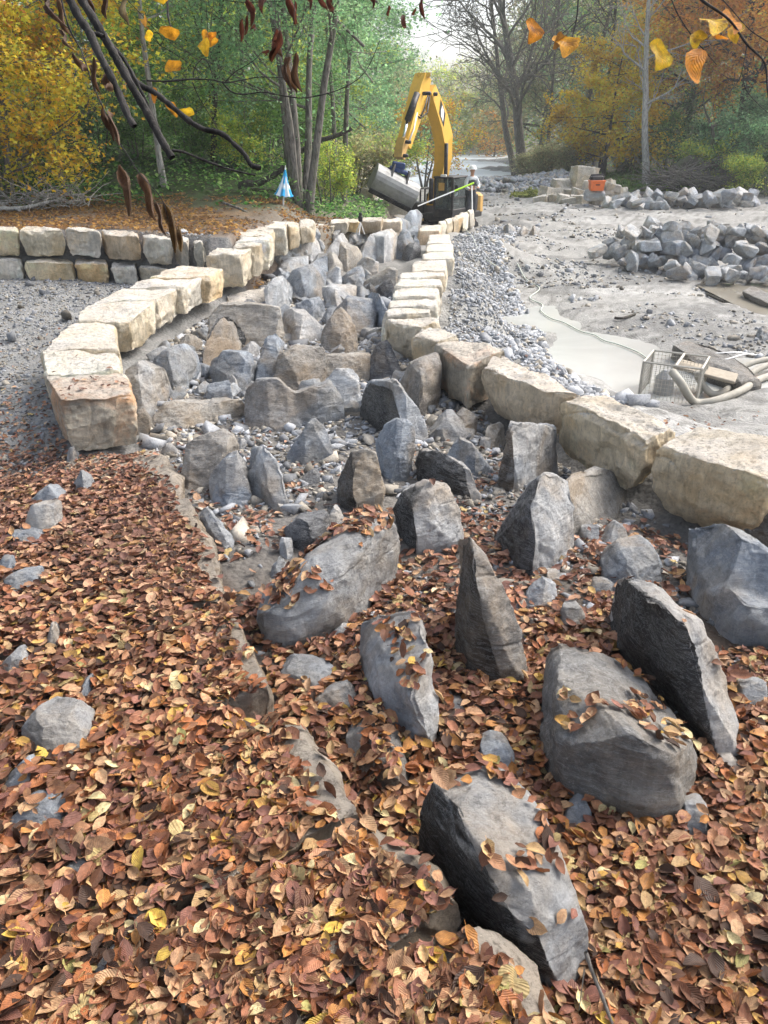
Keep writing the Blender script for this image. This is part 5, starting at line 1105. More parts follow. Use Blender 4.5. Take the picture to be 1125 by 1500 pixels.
def hose(name, pts, r_, mt, label, cat='hose', n=10):
    P = [Vector(p) for p in pts]; Q = []
    for i in range(len(P) - 1):
        p0, p1, p2, p3 = P[max(i - 1, 0)], P[i], P[i + 1], P[min(i + 2, len(P) - 1)]
        for k in range(8):
            t_ = k / 8; Q.append(.5 * ((2 * p1) + (-p0 + p2) * t_ + (2 * p0 - 5 * p1 + 4 * p2 - p3) * t_ ** 2 + (-p0 + 3 * p1 - 3 * p2 + p3) * t_ ** 3))
    Q.append(P[-1]); m = MB(); m.tube(Q, r_, n); return tag(m.build(name, mt, None, True), label, cat)
MH = plain('muddy_hose', (.33, .31, .26), .7, 0, .5, 6, (.17, .15, .12)); MH2 = plain('pale_garden_hose', (.50, .54, .46), .6, 0, .4)
HZ = lambda x, y, dz=.07: (lambda p: (p[0], p[1], max(p[2], -1.79) + dz))(atg(x, y))
hose('discharge_hose', [atz(985, 545, -1.3), atz(998, 562, -1.4), atz(1010, 582, -1.62), atz(1022, 590, -1.75), atz(1050, 586, -1.72)] + [HZ(1085, 578), HZ(1115, 566), HZ(1180, 545), HZ(1260, 530)], .062, MH, 'thick muddy hose bending out of the pool in front of the cage')
hose('discharge_hose', [atz(1020, 545, -1.4), atz(1030, 565, -1.62), atz(1050, 578, -1.74), HZ(1080, 570, .05), HZ(1120, 556, .16), HZ(1180, 535), HZ(1260, 515)], .055, MH, 'second thick hose passing behind the bent one beside the cage')
hose('discharge_hose', [HZ(1062, 566, .05), HZ(1100, 556, .2), HZ(1150, 545, .2), HZ(1200, 540)], .05, MH, 'short thick grey hose lying on top of the other two at the right')
for i, (pts, lb) in enumerate([([(1010, 545), (1040, 548), (1075, 540), (1095, 528)], 'thin white cable looping from the cage to the right'), ([(1015, 552), (1055, 556), (1085, 545), (1105, 532)], 'thin white cable lowest of the loops right of the cage')]):
    hose('cable', [HZ(x, y, .1 + .12 * (k in (1, 2))) for k, (x, y) in enumerate(pts)], .012, MW, lb, 'cable', 6)
hose('garden_hose', [HZ(x, y, .03) for x, y in [(758, 388), (770, 410), (790, 424), (776, 438), (794, 448), (792, 462), (806, 474), (826, 480), (850, 488), (870, 498), (884, 510), (905, 517), (932, 526), (945, 534)]], .014, MH2, 'long pale garden hose winding over the mud to the pool')
hose('garden_hose', [HZ(x, y, .03) for x, y in [(672, 330), (690, 345), (698, 362), (712, 382), (735, 395)]], .011, MH2, 'thin grey line running down the crushed stone slope')
# rock ledge behind the cage
def ledge(pix, z0, z1, label, seed, tone=(.16, .145, .12)):
    P = []
    for x, y in pix: p = atz(x, y, z1); P += [p, p + [0, 0, z0 - z1]]
    a_, b_ = atz(*pix[0], z1), atz(*pix[-1], z1); P = [np.array(p) for p in P]
    queue('rock_ledge', [np.array(P)], .03, .045, seed, M_ROCK, np.array(tone), label, 'rock ledge', None)
ledge([(985, 503), (1012, 522), (1045, 538), (1088, 553), (1118, 548), (1060, 510), (1010, 494)], -2.0, -1.52, 'dark layered rock ledge along the pool edge behind the cage', 5)
ledge([(1085, 425), (1110, 436), (1140, 446), (1140, 432), (1100, 420)], -1.9, -1.55, 'small dark earth ledge at the right edge by the brown puddle', 6)
flush_rocks()
hose('drift_branch', [HZ(930, 462, .03), HZ(912, 470, .06), HZ(900, 469, .05)], .03, M_BARKD, 'dark broken branch lying on the mud in front of the rubble heap', 'branch', 6)
hose('drift_branch', [HZ(1035, 432, .03), HZ(1060, 446, .06)], .03, M_BARKD, 'short brown stick on the mud by the puddle', 'branch', 6)
#@@PART5
# ------------------------------------------------------------------ trees and undergrowth
def poly(rs, p, d, L, n, wob, grav=0.0):
    pts = [np.array(p, float)]; d = np.array(d, float); d /= np.linalg.norm(d)
    for k in range(n):
        d = d + rs.normal(0, wob, 3) + np.array([0, 0, grav]); d /= np.linalg.norm(d); pts.append(pts[-1] + d * L / n)
    return pts
def skeleton(rs, H, r0, lean, nl, lo, spread, up=.45, lv=3, grav=.02, stems=1, fork=0, sub=(5, 5), wob=.1):
    segs = []; tips = []
    for s_ in range(stems):
        a0 = s_ * 2 * math.pi / stems + rs.uniform(0, 1); off = np.array([math.cos(a0), math.sin(a0), 0]) * (0 if stems == 1 else .28)
        d0 = np.array([lean[0], lean[1], 1.0]) + (off * rs.uniform(.3, 1.1) if stems > 1 else 0)
        h = H * rs.uniform(.8, 1.05) if stems > 1 else H
        T = poly(rs, off * .7, d0, h, 12, .035); rr = [r0 * (1.25 if i == 0 else 1) * (1 - .86 * i / 12) for i in range(13)]; segs.append((T, rr, 8))
        for k in range(nl // stems if stems > 1 else nl):
            f_ = lo + (1 - lo) * (k + rs.uniform(0, .9)) / max(1, nl // stems); f_ = min(f_, .97); i = int(f_ * 12); p = T[i] + (T[min(i + 1, 12)] - T[i]) * (f_ * 12 - i)
            a = rs.uniform(0, 6.28); u = up * rs.uniform(.5, 1.6); L = spread * rs.uniform(.6, 1.15) * (1.15 - .6 * max(0, f_ - .3)); r1 = r0 * (1 - .86 * f_) * rs.uniform(.38, .62)
            B = poly(rs, p, (math.cos(a), math.sin(a), u), L, 7, wob, grav); segs.append((B, [r1 * (1 - .8 * j / 7) for j in range(8)], 5))
            if lv < 2: tips += B[3:]; continue
            for q in range(sub[0]):
                j = rs.integers(2, 8); d = B[min(j, 7)] - B[j - 1] + rs.normal(0, .55, 3) * L / 7; L2 = L * rs.uniform(.25, .55)
                Cc = poly(rs, B[j], d, L2, 4, wob * 1.4, grav); segs.append((Cc, [r1 * .35 * (1 - .75 * z / 4) for z in range(5)], 4)); tips += Cc[2:]
                if lv < 3: continue
                for z in range(sub[1]):
                    jj = rs.integers(1, 5); d = Cc[min(jj, 4)] - Cc[jj - 1] + rs.normal(0, .6, 3) * L2 / 4
                    Dd = poly(rs, Cc[jj], d, L2 * rs.uniform(.35, .7), 3, wob * 1.6, grav); segs.append((Dd, [r1 * .14, r1 * .10, r1 * .06, r1 * .03], 3)); tips += Dd[1:]
    return segs, np.array(tips)
def tubes(name, segs, minr):
    V = []; Fs = []; off = 0
    by = {}
    for P, r_, n in segs:
        P = np.array(P); m_ = len(P); t = np.gradient(P, axis=0); t /= np.linalg.norm(t, axis=1)[:, None] + 1e-9
        ref = np.where(np.abs(t[:, 2:3]) > .9, np.array([[1., 0, 0]]), np.array([[0, 0, 1.]])); u = np.cross(t, ref); u /= np.linalg.norm(u, axis=1)[:, None] + 1e-9; v = np.cross(t, u)
        a = np.arange(n) * 2 * math.pi / n; rr = np.maximum(np.array(r_), minr)[:, None, None]
        W = P[:, None, :] + (u[:, None, :] * np.cos(a)[None, :, None] + v[:, None, :] * np.sin(a)[None, :, None]) * rr
        idx = np.arange(m_ * n).reshape(m_, n) + off; nx = np.roll(idx, -1, 1); Fs.append(np.stack([idx[:-1], nx[:-1], nx[1:], idx[1:]], -1).reshape(-1, 4)); V.append(W.reshape(-1, 3)); off += m_ * n
    return fastmesh(name, np.concatenate(V), [np.concatenate(Fs)], True)
LQ = [(np.array([(0, -.5, 0), (.34, -.05, .07), (0, .5, .0), (-.34, -.05, .07)]), np.array([[0, 1, 2, 3]])),
      (np.array([(0, -.5, 0), (.2, -.1, .05), (.46, .1, -.04), (.18, .2, .03), (0, .5, .0), (-.2, .18, .04), (-.45, .05, -.03), (-.2, -.12, .05)]), np.array([[0, 1, 2, 3], [0, 3, 4, 5], [0, 5, 6, 7]]))]
def crown(name, rs, tips, n, size, pal, sig, mat, parent=None, zlo=-9, kind=1):
    ii = rs.integers(0, len(tips), n); P = tips[ii] + rs.normal(0, sig, (n, 3)) * np.array([1, 1, .7])
    k = P[:, 2] > zlo; dens = fbm(P * (.55 / max(sig, .2)) * .5 + 3, 5, 2); k &= dens > -.35; P = P[k]; ii = ii[k]; n = len(P)
    pal = np.array(pal); cc = pal[rs.integers(0, len(pal), n)]; clump = 1 + .38 * vn(P * .9 + 11, 77)[:, None]; cc = cc * clump * rs.uniform(.75, 1.25, (n, 1))
    cm = rs.uniform(0, 1, len(tips))[ii][:, None]; cc = cc * (.8 + .4 * cm)
    Rm = rotmats(rs.uniform(0, 6.28, n), np.abs(rs.normal(.5, .6, n)), rs.uniform(0, 6.28, n))
    o = stamp(name, P, size * rs.uniform(.7, 1.3, n), Rm, [LQ[kind]], np.clip(cc, .004, .8), mat, kind=None, which=np.zeros(n, int)); o.parent = parent; return o
PY = [(.62,.38,.03),(.66,.44,.05),(.55,.33,.03),(.45,.36,.05),(.60,.30,.04),(.30,.30,.05)]
PO = [(.52,.24,.035),(.46,.20,.04),(.55,.30,.05),(.36,.18,.04),(.42,.26,.06)]
PY = [(min(.85, a * 1.4), b * 1.5, c * 1.3) for a, b, c in PY]; PO = [(min(.8, a * 1.5), b * 1.5, c * 1.6) for a, b, c in PO]
PG = [(.07,.15,.035),(.10,.19,.05),(.13,.22,.06),(.06,.12,.04),(.16,.24,.07)]
PG = [tuple(v * 1.9 for v in c) for c in PG]
PW_ = [(.10,.19,.09),(.13,.23,.11),(.08,.16,.08),(.17,.26,.13),(.11,.17,.08)]
PW_ = [tuple(v * 1.9 for v in c) for c in PW_]
PYG = [(.22,.28,.05),(.30,.33,.06),(.16,.24,.05),(.36,.34,.06),(.12,.19,.05)]
PYG = [tuple(v * 1.9 for v in c) for c in PYG]
PB = [(.20,.18,.10),(.16,.16,.09),(.26,.22,.12),(.14,.17,.09),(.22,.24,.12)]
PB = [tuple(v * 1.9 for v in c) for c in PB]
PDG = [(.035,.075,.025),(.05,.10,.03),(.045,.08,.035),(.07,.12,.04)]
PDG = [tuple(v * 1.45 for v in c) for c in PDG]
def basept(px, Y):
    x = (px - 562.5) / F * (Y * math.cos(PITCH) + 3.0 * math.sin(PITCH) * .9); return x
PROTO = {}
def tree(label, px, Y, H, r0, pal=None, n=0, size=.12, lean=(0, 0), nl=12, lo=.2, spread=2.5, bark=None, name='tree', cat='tree', group=None, seed=1, sig=.28, proto=None, z=None, mr=.006, kind=1, xmax=None, **kw):
    x = basept(px, Y); zz = (gh(x, Y) if z is None else z) - .08
    if proto is not None and proto in PROTO:
        src, sH = PROTO[proto]; rt = src.copy(); col.objects.link(rt)
        for ch in src.children:
            c_ = ch.copy(); col.objects.link(c_); c_.parent = rt
        s = H / sH; rt.location = (x, Y, zz); rt.scale = (s * random.uniform(.9, 1.15), s * random.uniform(.9, 1.15), s); rt.rotation_euler = (0, 0, random.uniform(0, 6.28)); rt.name = name; return tag(rt, label, cat, group)
    rs = np.random.default_rng(seed); rt = empty(name, (x, Y, zz), 0, label, cat, group)
    segs, tips = skeleton(rs, H, r0, lean, nl, lo, spread, **kw)
    if xmax is not None: segs = [q for q in segs if max(pp[0] for pp in q[0]) < xmax]; tips = tips[tips[:, 0] < xmax - .15]
    o = link('trunk', tubes('trunk', segs, mr), bark or M_BARK, rt)
    if n: crown('crown', rs, tips, n, size, pal, sig, M_FOL, rt, .1, kind)
    if proto is not None: PROTO[proto] = (rt, H)
    return rt
GL = 'trees of the left bank'
tree('yellow leaved tree at the left edge, foliage down to the ground', 18, 19.5, 8.5, .10, PY, 30000, .115, (.03, 0), 26, .05, 2.6, seed=2, sig=.24, stems=3, up=.25)
tree('orange tinted yellow tree just right of the left edge one', 95, 21.0, 7.5, .08, PY + PO[:2], 20000, .11, (-.08, 0), 22, .06, 2.0, seed=3, sig=.22, stems=2, up=.25)
tree('yellow green tree behind the two yellow ones', 130, 25, 10, .10, PYG + PY[3:4], 17000, .12, (.02, 0), 20, .15, 2.8, seed=4, sig=.3)
tree('straight grey trunk with thin green leaves behind the overhanging branch', 250, 21.5, 10, .085, PG + PYG, 7000, .09, (.0, 0), 16, .35, 2.4, seed=5, sig=.3, bark=M_BARKP)
tree('slender tree with lime leaves left of the parasol', 322, 24, 9.5, .09, PYG + PG, 16000, .10, (.03, 0), 20, .12, 2.4, seed=6, sig=.26, bark=M_BARKD)
tree('slim yellow green tree between lime tree and willow', 372, 27, 9, .08, PYG, 15000, .11, (-.02, 0), 18, .10, 2.3, seed=7, sig=.26)
tree('many stemmed willow behind the parasol with a big grey green crown', 447, 21.0, 9.0, .11, PW_, 42000, .085, (.10, 0), 48, .28, 3.4, seed=8, sig=.30, stems=7, up=.5, lv=3, name='willow_tree', mr=.008, kind=0, xmax=2.15)
tree('thin leaning willow between parasol willow and bucket', 506, 26.5, 7.5, .10, PW_, 15000, .09, (.12, 0), 18, .3, 2.5, seed=9, sig=.28, stems=3, up=.6, xmax=1.3, name='willow_tree', kind=0)
tree('round yellow green bush right of the willow stems', 482, 23.5, 1.5, .03, PYG, 6500, .06, (0, 0), 14, .05, .75, seed=10, sig=.12, stems=4, name='bush', cat='bush')
tree('low yellow shrub by the river behind the stick of the digger', 566, 48, 2.6, .05, PYG, 6000, .13, (0, 0), 14, .05, 1.4, seed=12, sig=.25, stems=4, name='bush', cat='bush')
tree('orange and yellow shrub seen between stick and boom', 622, 58, 5.0, .08, PY + PO, 9000, .16, (0, 0), 18, .1, 2.2, seed=13, sig=.32, stems=3)
# left background wood
WL_ = [(30,32,11,'G'),(75,38,12,'YG'),(150,34,11,'G'),(205,30,9.5,'YG'),(235,38,12,'W'),(285,33,10.5,'G'),(330,40,12,'YG'),(365,36,11,'W'),(415,34,11,'W'),(440,46,13,'G'),(465,38,10,'YG'),(500,42,12,'W'),(525,52,9,'W'),(395,55,15,'YG'),(545,64,7,'G'),(300,52,14,'W'),(180,50,14,'G'),(100,52,14,'W'),(560,80,8,'B'),(20,50,13,'YG')]
PAL_ = dict(G=PG, YG=PYG, W=PW_, B=PB, DG=PDG, Y=PY, O=PO); NMC = dict(G='green', YG='yellow green', W='grey green', B='brownish', DG='dark green', Y='yellow', O='orange')
for k_, p_, sd in (('G', 'pg', 31), ('YG', 'py', 32), ('W', 'pw', 33), ('B', 'pb', 34), ('DG', 'pd', 35)): pass
for i, (px, Y, H, c_) in enumerate(WL_):
    tree(f'{NMC[c_]} tree of the wood behind the left bank, {ordw(sorted(q[0] for q in WL_).index(px))} from the left', px, Y, H, .12, PAL_[c_], 12500, .17, (0, 0), 24, .08, 3.3, seed=40 + i, sig=.38, group='trees of the wood behind the left bank', proto='l' + c_, up=.35, sub=(5, 3))
# far end of the river
FR = [(500,118,20,'B'),(540,108,19,'W'),(585,125,13,'B'),(615,140,12,'YG'),(640,150,10,'B'),(668,158,11,'B'),(692,165,12,'YG'),(712,150,13,'B'),(738,150,17,'B'),(765,135,20,'W'),(798,120,20,'B'),(600,165,13,'W'),(720,185,14,'W'),(655,180,10,'W'),(760,170,22,'B'),(560,150,15,'G'),(830,110,20,'W')]
for i, (px, Y, H, c_) in enumerate(FR):
    tree(f'{NMC[c_]} tree at the far end of the river, {ordw(sorted(q[0] for q in FR).index(px))} from the left', px, Y, H, .22, PAL_[c_], 9000, .30, (0, 0), 26, .04, 5.5, seed=70 + i, sig=.6, group='trees at the far end of the river', proto='f' + c_, up=.3, sub=(5, 3), mr=.02)
tree('weeping yellow green willow on the far river bank', 700, 140, 9, .2, [(.40,.42,.08),(.34,.38,.08)], 9000, .28, (0, 0), 24, .1, 3.2, seed=90, sig=.4, grav=-.12, name='willow_tree', mr=.02)
tree('small rusty orange tree on the far river bank under the bare one', 724, 128, 6, .15, PO, 5000, .28, (0, 0), 16, .1, 2.6, seed=91, sig=.4, mr=.02)
# right side
tree('big bare tree with a leaning forked trunk beside the river', 768, 66, 19, .42, PB, 1600, .14, (-.13, 0), 26, .18, 7.5, seed=101, sig=.5, up=.9, lv=3, sub=(8, 7), mr=.022, wob=.14)
tree('second bare tree leaning left over the river', 757, 70, 16, .30, None, 0, .1, (-.38, 0), 18, .25, 5.5, seed=102, up=.8, lv=3, sub=(7, 6), mr=.02, wob=.14)
tree('thin dark bare tree right of the big bare one', 800, 68, 17, .16, PB, 1500, .15, (.02, 0), 20, .3, 3.5, seed=103, up=.9, sub=(6, 5), mr=.015)
tree('tall grey trunk left of the yellow tree', 843, 60, 17, .22, PG, 1500, .14, (.05, 0), 18, .45, 3.4, seed=104, up=.7, mr=.014)
tree('bright yellow tree behind the far block heap', 884, 55, 7.4, .15, [(.85,.58,.05),(.80,.50,.04),(.85,.66,.10)], 26000, .19, (-.02, 0), 30, .12, 3.3, seed=105, sig=.27, up=.2, bark=M_BARKD, name='maple_tree')
tree('dark trunk rising behind the yellow tree', 880, 60, 17, .2, PYG, 1800, .14, (-.04, 0), 16, .5, 3, seed=106, up=.7, bark=M_BARKD, mr=.014)
tree('pale trunked birch standing behind the rocks at the road', 948, 49, 15, .23, PYG + PB, 2600, .12, (-.09, 0), 22, .25, 3.2, seed=107, sig=.4, up=.7, bark=M_BARKP, name='birch_tree', mr=.012)
tree('big orange oak filling the upper right corner', 1075, 52, 15, .35, PO, 62000, .22, (-.02, 0), 40, .26, 7.5, seed=108, sig=.42, up=.25, bark=M_BARKD, name='oak_tree')
tree('second orange oak beyond the birch', 990, 60, 13, .28, PO + PY[2:4], 22000, .2, (0, 0), 24, .3, 4.0, seed=109, sig=.4, up=.3, bark=M_BARKD, name='oak_tree')
WR = [(1110,62,15,'G'),(1040,66,15,'YG'),(975,72,15,'G'),(925,76,16,'B'),(870,80,17,'W'),(825,84,17,'YG'),(790,88,18,'B'),(905,95,18,'G'),(1000,90,18,'B'),(1080,85,18,'W'),(1140,74,16,'YG'),(850,105,20,'B'),(945,62,13,'W'),(1180,60,15,'G'),(955,110,20,'YG')]
for i, (px, Y, H, c_) in enumerate(WR):
    tree(f'{NMC[c_]} tree of the wood behind the right bank, {ordw(sorted(q[0] for q in WR).index(px))} from the left', px, Y, H, .2, PAL_[c_], 11000, .22, (0, 0), 24, .1, 4, seed=120 + i, sig=.45, group='trees of the wood behind the right bank', proto='l' + c_, up=.35, sub=(5, 3), mr=.015)
BR_ = [(1010,50,4.2,'DG','dark green bush below the orange oak'),(1060,47,3.6,'W','grey green bush behind the fallen log'),(1100,46,3.9,'W','grey green bush at the right edge behind the log'),(1035,46,2.6,'YG','yellow green bush over the brush pile'),(1125,43.5,2.4,'DG','dark bush under the right end of the log'),(800,60,2.2,'B','olive brush left of the far block heap'),(830,58,2.0,'B','brown brush behind the far block heap'),(782,63,1.7,'B','brown brush at the foot of the big bare tree'),(975,55,3.4,'G','green bush right of the birch'),(915,58,2.4,'B','brown bush left of the birch'),(1085,43.5,2.0,'YG','low yellow green bush in front of the log'),(1150,47,5,'W','tall grey green bush past the right edge'),(560,56,2.2,'W','grey brush on the left river bank'),(570,62,1.6,'B','brown reeds on the left river bank')]
for i, (px, Y, H, c_, lb) in enumerate(BR_):
    tree(lb, px, Y, H, .05, PAL_[c_], 9000, .13, (0, 0), 20, .03, H * .55, seed=150 + i, sig=.22, stems=4, up=.5, name='bush', cat='bush', proto='b' + c_, sub=(4, 3))
for i, (px, Y, H, c_, lb) in enumerate([(160,24,2.4,'DG','dark bush under the yellow green tree'),(215,25,1.7,'G','green bush by the straight grey trunk'),(285,25,1.9,'G','green bush left of the lime tree'),(355,24,1.5,'YG','lime bush behind the dead log'),(395,25,2.2,'G','green bush left of the willow stems'),(20,22,1.8,'B','brown thicket at the left edge'),(520,30,1.8,'B','brown thicket behind the cream blocks'),(545,36,2.4,'YG','yellow green bush left of the bucket'),(430,28,2.6,'G','green bush behind the willow stems')]):
    tree(lb, px, Y, H, .04, PAL_[c_], 9000, .13, (0, 0), 20, .03, H * .55, seed=170 + i, sig=.22, stems=4, up=.5, name='bush', cat='bush', proto='b' + c_, sub=(4, 3))

def log(name, label, pts, r_, mat, cat='log', limbs=()):
    rt = empty(name, tuple(pts[0]), 0, label, cat); off = Matrix.Translation(rt.location).inverted()
    def seg(nm, P, ra, rb_):
        P = [np.array(p) for p in P]; Q = []
        for i in range(len(P) - 1):
            for k in range(4): Q.append(P[i] + (P[i + 1] - P[i]) * k / 4 + np.random.default_rng(i * 7 + k).normal(0, ra * .12, 3) * (k > 0))
        Q.append(P[-1]); n_ = len(Q) - 1
        o = link(nm, tubes(nm, [(Q, [ra + (rb_ - ra) * i / n_ for i in range(n_ + 1)], 10)], .002), mat, rt); o.matrix_parent_inverse = off
    seg('trunk', pts, r_[0], r_[1])
    for P, a, b_ in limbs: seg('limb', P, a, b_)
    return rt
A = lambda x, y, Y=45.5: aty(x, y, Y)
log('fallen_tree', 'mossy fallen tree with upright dead limbs lying at the right edge', [A(984, 262), A(995, 246), A(1012, 238), A(1050, 240), A(1090, 243), A(1150, 232), A(1220, 222)], (.42, .36), barkmat('mossy_log', (.03, .028, .022), (.10, .09, .07), .6), 'fallen tree',
    [([A(1069, 240), A(1070, 222), A(1072, 205), A(1071, 188)], .22, .16), ([A(1072, 210), A(1085, 212), A(1092, 216)], .1, .04), ([A(1070, 196), A(1090, 196), A(1110, 186), A(1130, 178)], .1, .05), ([A(1040, 238), A(1043, 215), A(1045, 198), A(1043, 185), A(1052, 182)], .12, .06), ([A(1043, 188), A(1036, 170), A(1030, 150), A(1034, 120)], .07, .02), ([A(1044, 215), A(1052, 205), A(1062, 198)], .05, .02), ([A(1096, 258), A(1115, 266), A(1135, 275)], .09, .06)])
log('dead_log', 'curved dark dead trunk lying on the bank left of the parasol', [aty(348, 272, 21), aty(362, 268, 21), aty(382, 268, 21), aty(400, 258, 21), aty(416, 244, 21)], (.09, .07), M_BARKD, 'log')
log('dead_log', 'straight dead trunk low behind the parasol', [aty(352, 278, 21.5), aty(385, 280, 21.5), aty(420, 280, 21.5), aty(455, 272, 21.5)], (.07, .05), M_BARKD, 'log')
log('dead_log', 'thin fallen pole on the forest floor near the left wall', [aty(325, 296, 18.5), aty(352, 306, 18), aty(380, 320, 17.5)], (.03, .02), M_BARK, 'log')
log('dead_log', 'grey fallen branch at the edge of the left thicket', [aty(-5, 306, 18), aty(30, 305, 18), aty(62, 298, 18.2), aty(90, 292, 18.4)], (.05, .03), M_BARKP, 'log', [([aty(20, 305, 18), aty(36, 312, 17.9), aty(60, 318, 17.6)], .02, .01)])
log('dead_log', 'bare broken stem leaning over the willow bush towards the bucket', [aty(440, 222, 22), aty(470, 205, 22), aty(500, 196, 22), aty(515, 188, 22)], (.07, .05), M_BARKD, 'log')
rs = np.random.default_rng(5); segs = []
for k in range(260):
    px = rs.uniform(965, 1062); p = A(px, rs.uniform(262, 284) - max(0, 14 - abs(px - 1000) * .25), 44.5 + rs.uniform(-1, 1)); p[2] = max(p[2], -.95) 
    a = rs.uniform(-.6, .6) + (0 if rs.random() < .6 else 3.14); segs.append((poly(rs, p, (math.cos(a), rs.uniform(-.5, .5), rs.uniform(-.25, .5)), rs.uniform(.8, 2.6), 4, .16), [.028, .024, .02, .014, .008], 4))
o = link('brush_pile', tubes('brush_pile', segs, .01), M_BARK); tag(o, 'tangled pile of bare grey twigs below the fallen tree', 'brush pile')
rs = np.random.default_rng(6); segs = []
for k in range(130):
    px = rs.uniform(-10, 130); p = aty(px, rs.uniform(285, 306), 18.6 + rs.uniform(-.5, .5)); a = rs.uniform(0, 6.28); segs.append((poly(rs, p, (math.cos(a), math.sin(a), rs.uniform(0, .7)), rs.uniform(.3, 1.2), 4, .2), [.012, .01, .008, .006, .004], 4))
o = link('brush_pile', tubes('brush_pile', segs, .005), M_BARKP); tag(o, 'loose pile of thin bare twigs under the yellow trees', 'brush pile')

# undergrowth and leaves on the forest floor
def cover(name, n, xr_, yr_, cond, pal, size, hmax, kind=0, ln=1.0):
    y = RNG.uniform(*yr_, n); x = RNG.uniform(*xr_, n); k = cond(x, y); x, y = x[k], y[k]; n = len(x); z = GZ(x, y) + hmax * RNG.random(n) ** 1.5 * (.4 + .9 * np.clip(f2(x, y, .6, 99, 3) + .3, 0, 1.2))
    pal = np.array(pal); C = pal[RNG.integers(0, len(pal), n)] * RNG.uniform(.6, 1.3, (n, 1)) * (1 + .4 * f2(x, y, .5, 98, 3))[:, None]
    S = size * RNG.uniform(.6, 1.4, n); S3 = np.stack([S, S * ln, S], 1)
    return stamp(name, np.stack([x, y, z + .01], 1), S3, rotmats(RNG.uniform(0, 6.28, n), np.abs(RNG.normal(.4 if ln == 1 else 1.1, .4, n)), RNG.uniform(0, 6.28, n)), [LQ[kind]], np.clip(C, .004, .7), M_FOL, which=np.zeros(n, int))
inl = lambda x, y: x < np.interp(y, XLy, XLx) - .3
cover('green_undergrowth', 64000, (-22, .6), (18.4, 40), lambda x, y: (x > -.62 * y - 1) & inl(x, y) & (f2(x, y, .35, 101, 3) + (y - 19.3) * .35 > .0) & (RNG.random(len(x)) < np.clip(24 / y, 0, 1) ** 2), PG + PDG + [(.05,.16,.03), (.08,.22,.05)], .11, .5)
cover('forest_floor_leaves', 26000, (-12, -1), (13.9, 20.5), lambda x, y: (x > -.62 * y) & (y > np.interp(x, [-5, -2.9], [14.5, 13.8])) & inl(x - .3, y) & (f2(x, y, 1.1, 102, 3) + .55 * (x < -4.5) > RNG.normal(.15, .3, len(x))), [(.42,.23,.07),(.30,.15,.06),(.20,.12,.07),(.5,.3,.09),(.24,.17,.11)], .08, .02, 1)
cover('bank_grass', 30000, (10, 34), (47.5, 62), lambda x, y: (x > 11.5 + .1 * (y - 45)) & (x < .68 * y) & (f2(x, y, .2, 103, 3) > -.3), [(.10,.20,.04),(.14,.26,.05),(.16,.20,.06)], .16, .35, 0, 2.2)
cover('river_bank_grass', 16000, (-12, 3), (38, 60), lambda x, y: (GZ(x, y) > -1.4) & (x < 1.5), [(.10,.20,.04),(.14,.24,.05),(.14,.16,.06)], .16, .3, 0, 2.0)
cover('small_grass_tuft', 1200, (6.8, 8.4), (43.5, 46), lambda x, y: ((x - 7.6) / .75) ** 2 + ((y - 44.8) / 1.1) ** 2 < 1, [(.34,.36,.10),(.26,.30,.08)], .15, .35, 0, 2.2)

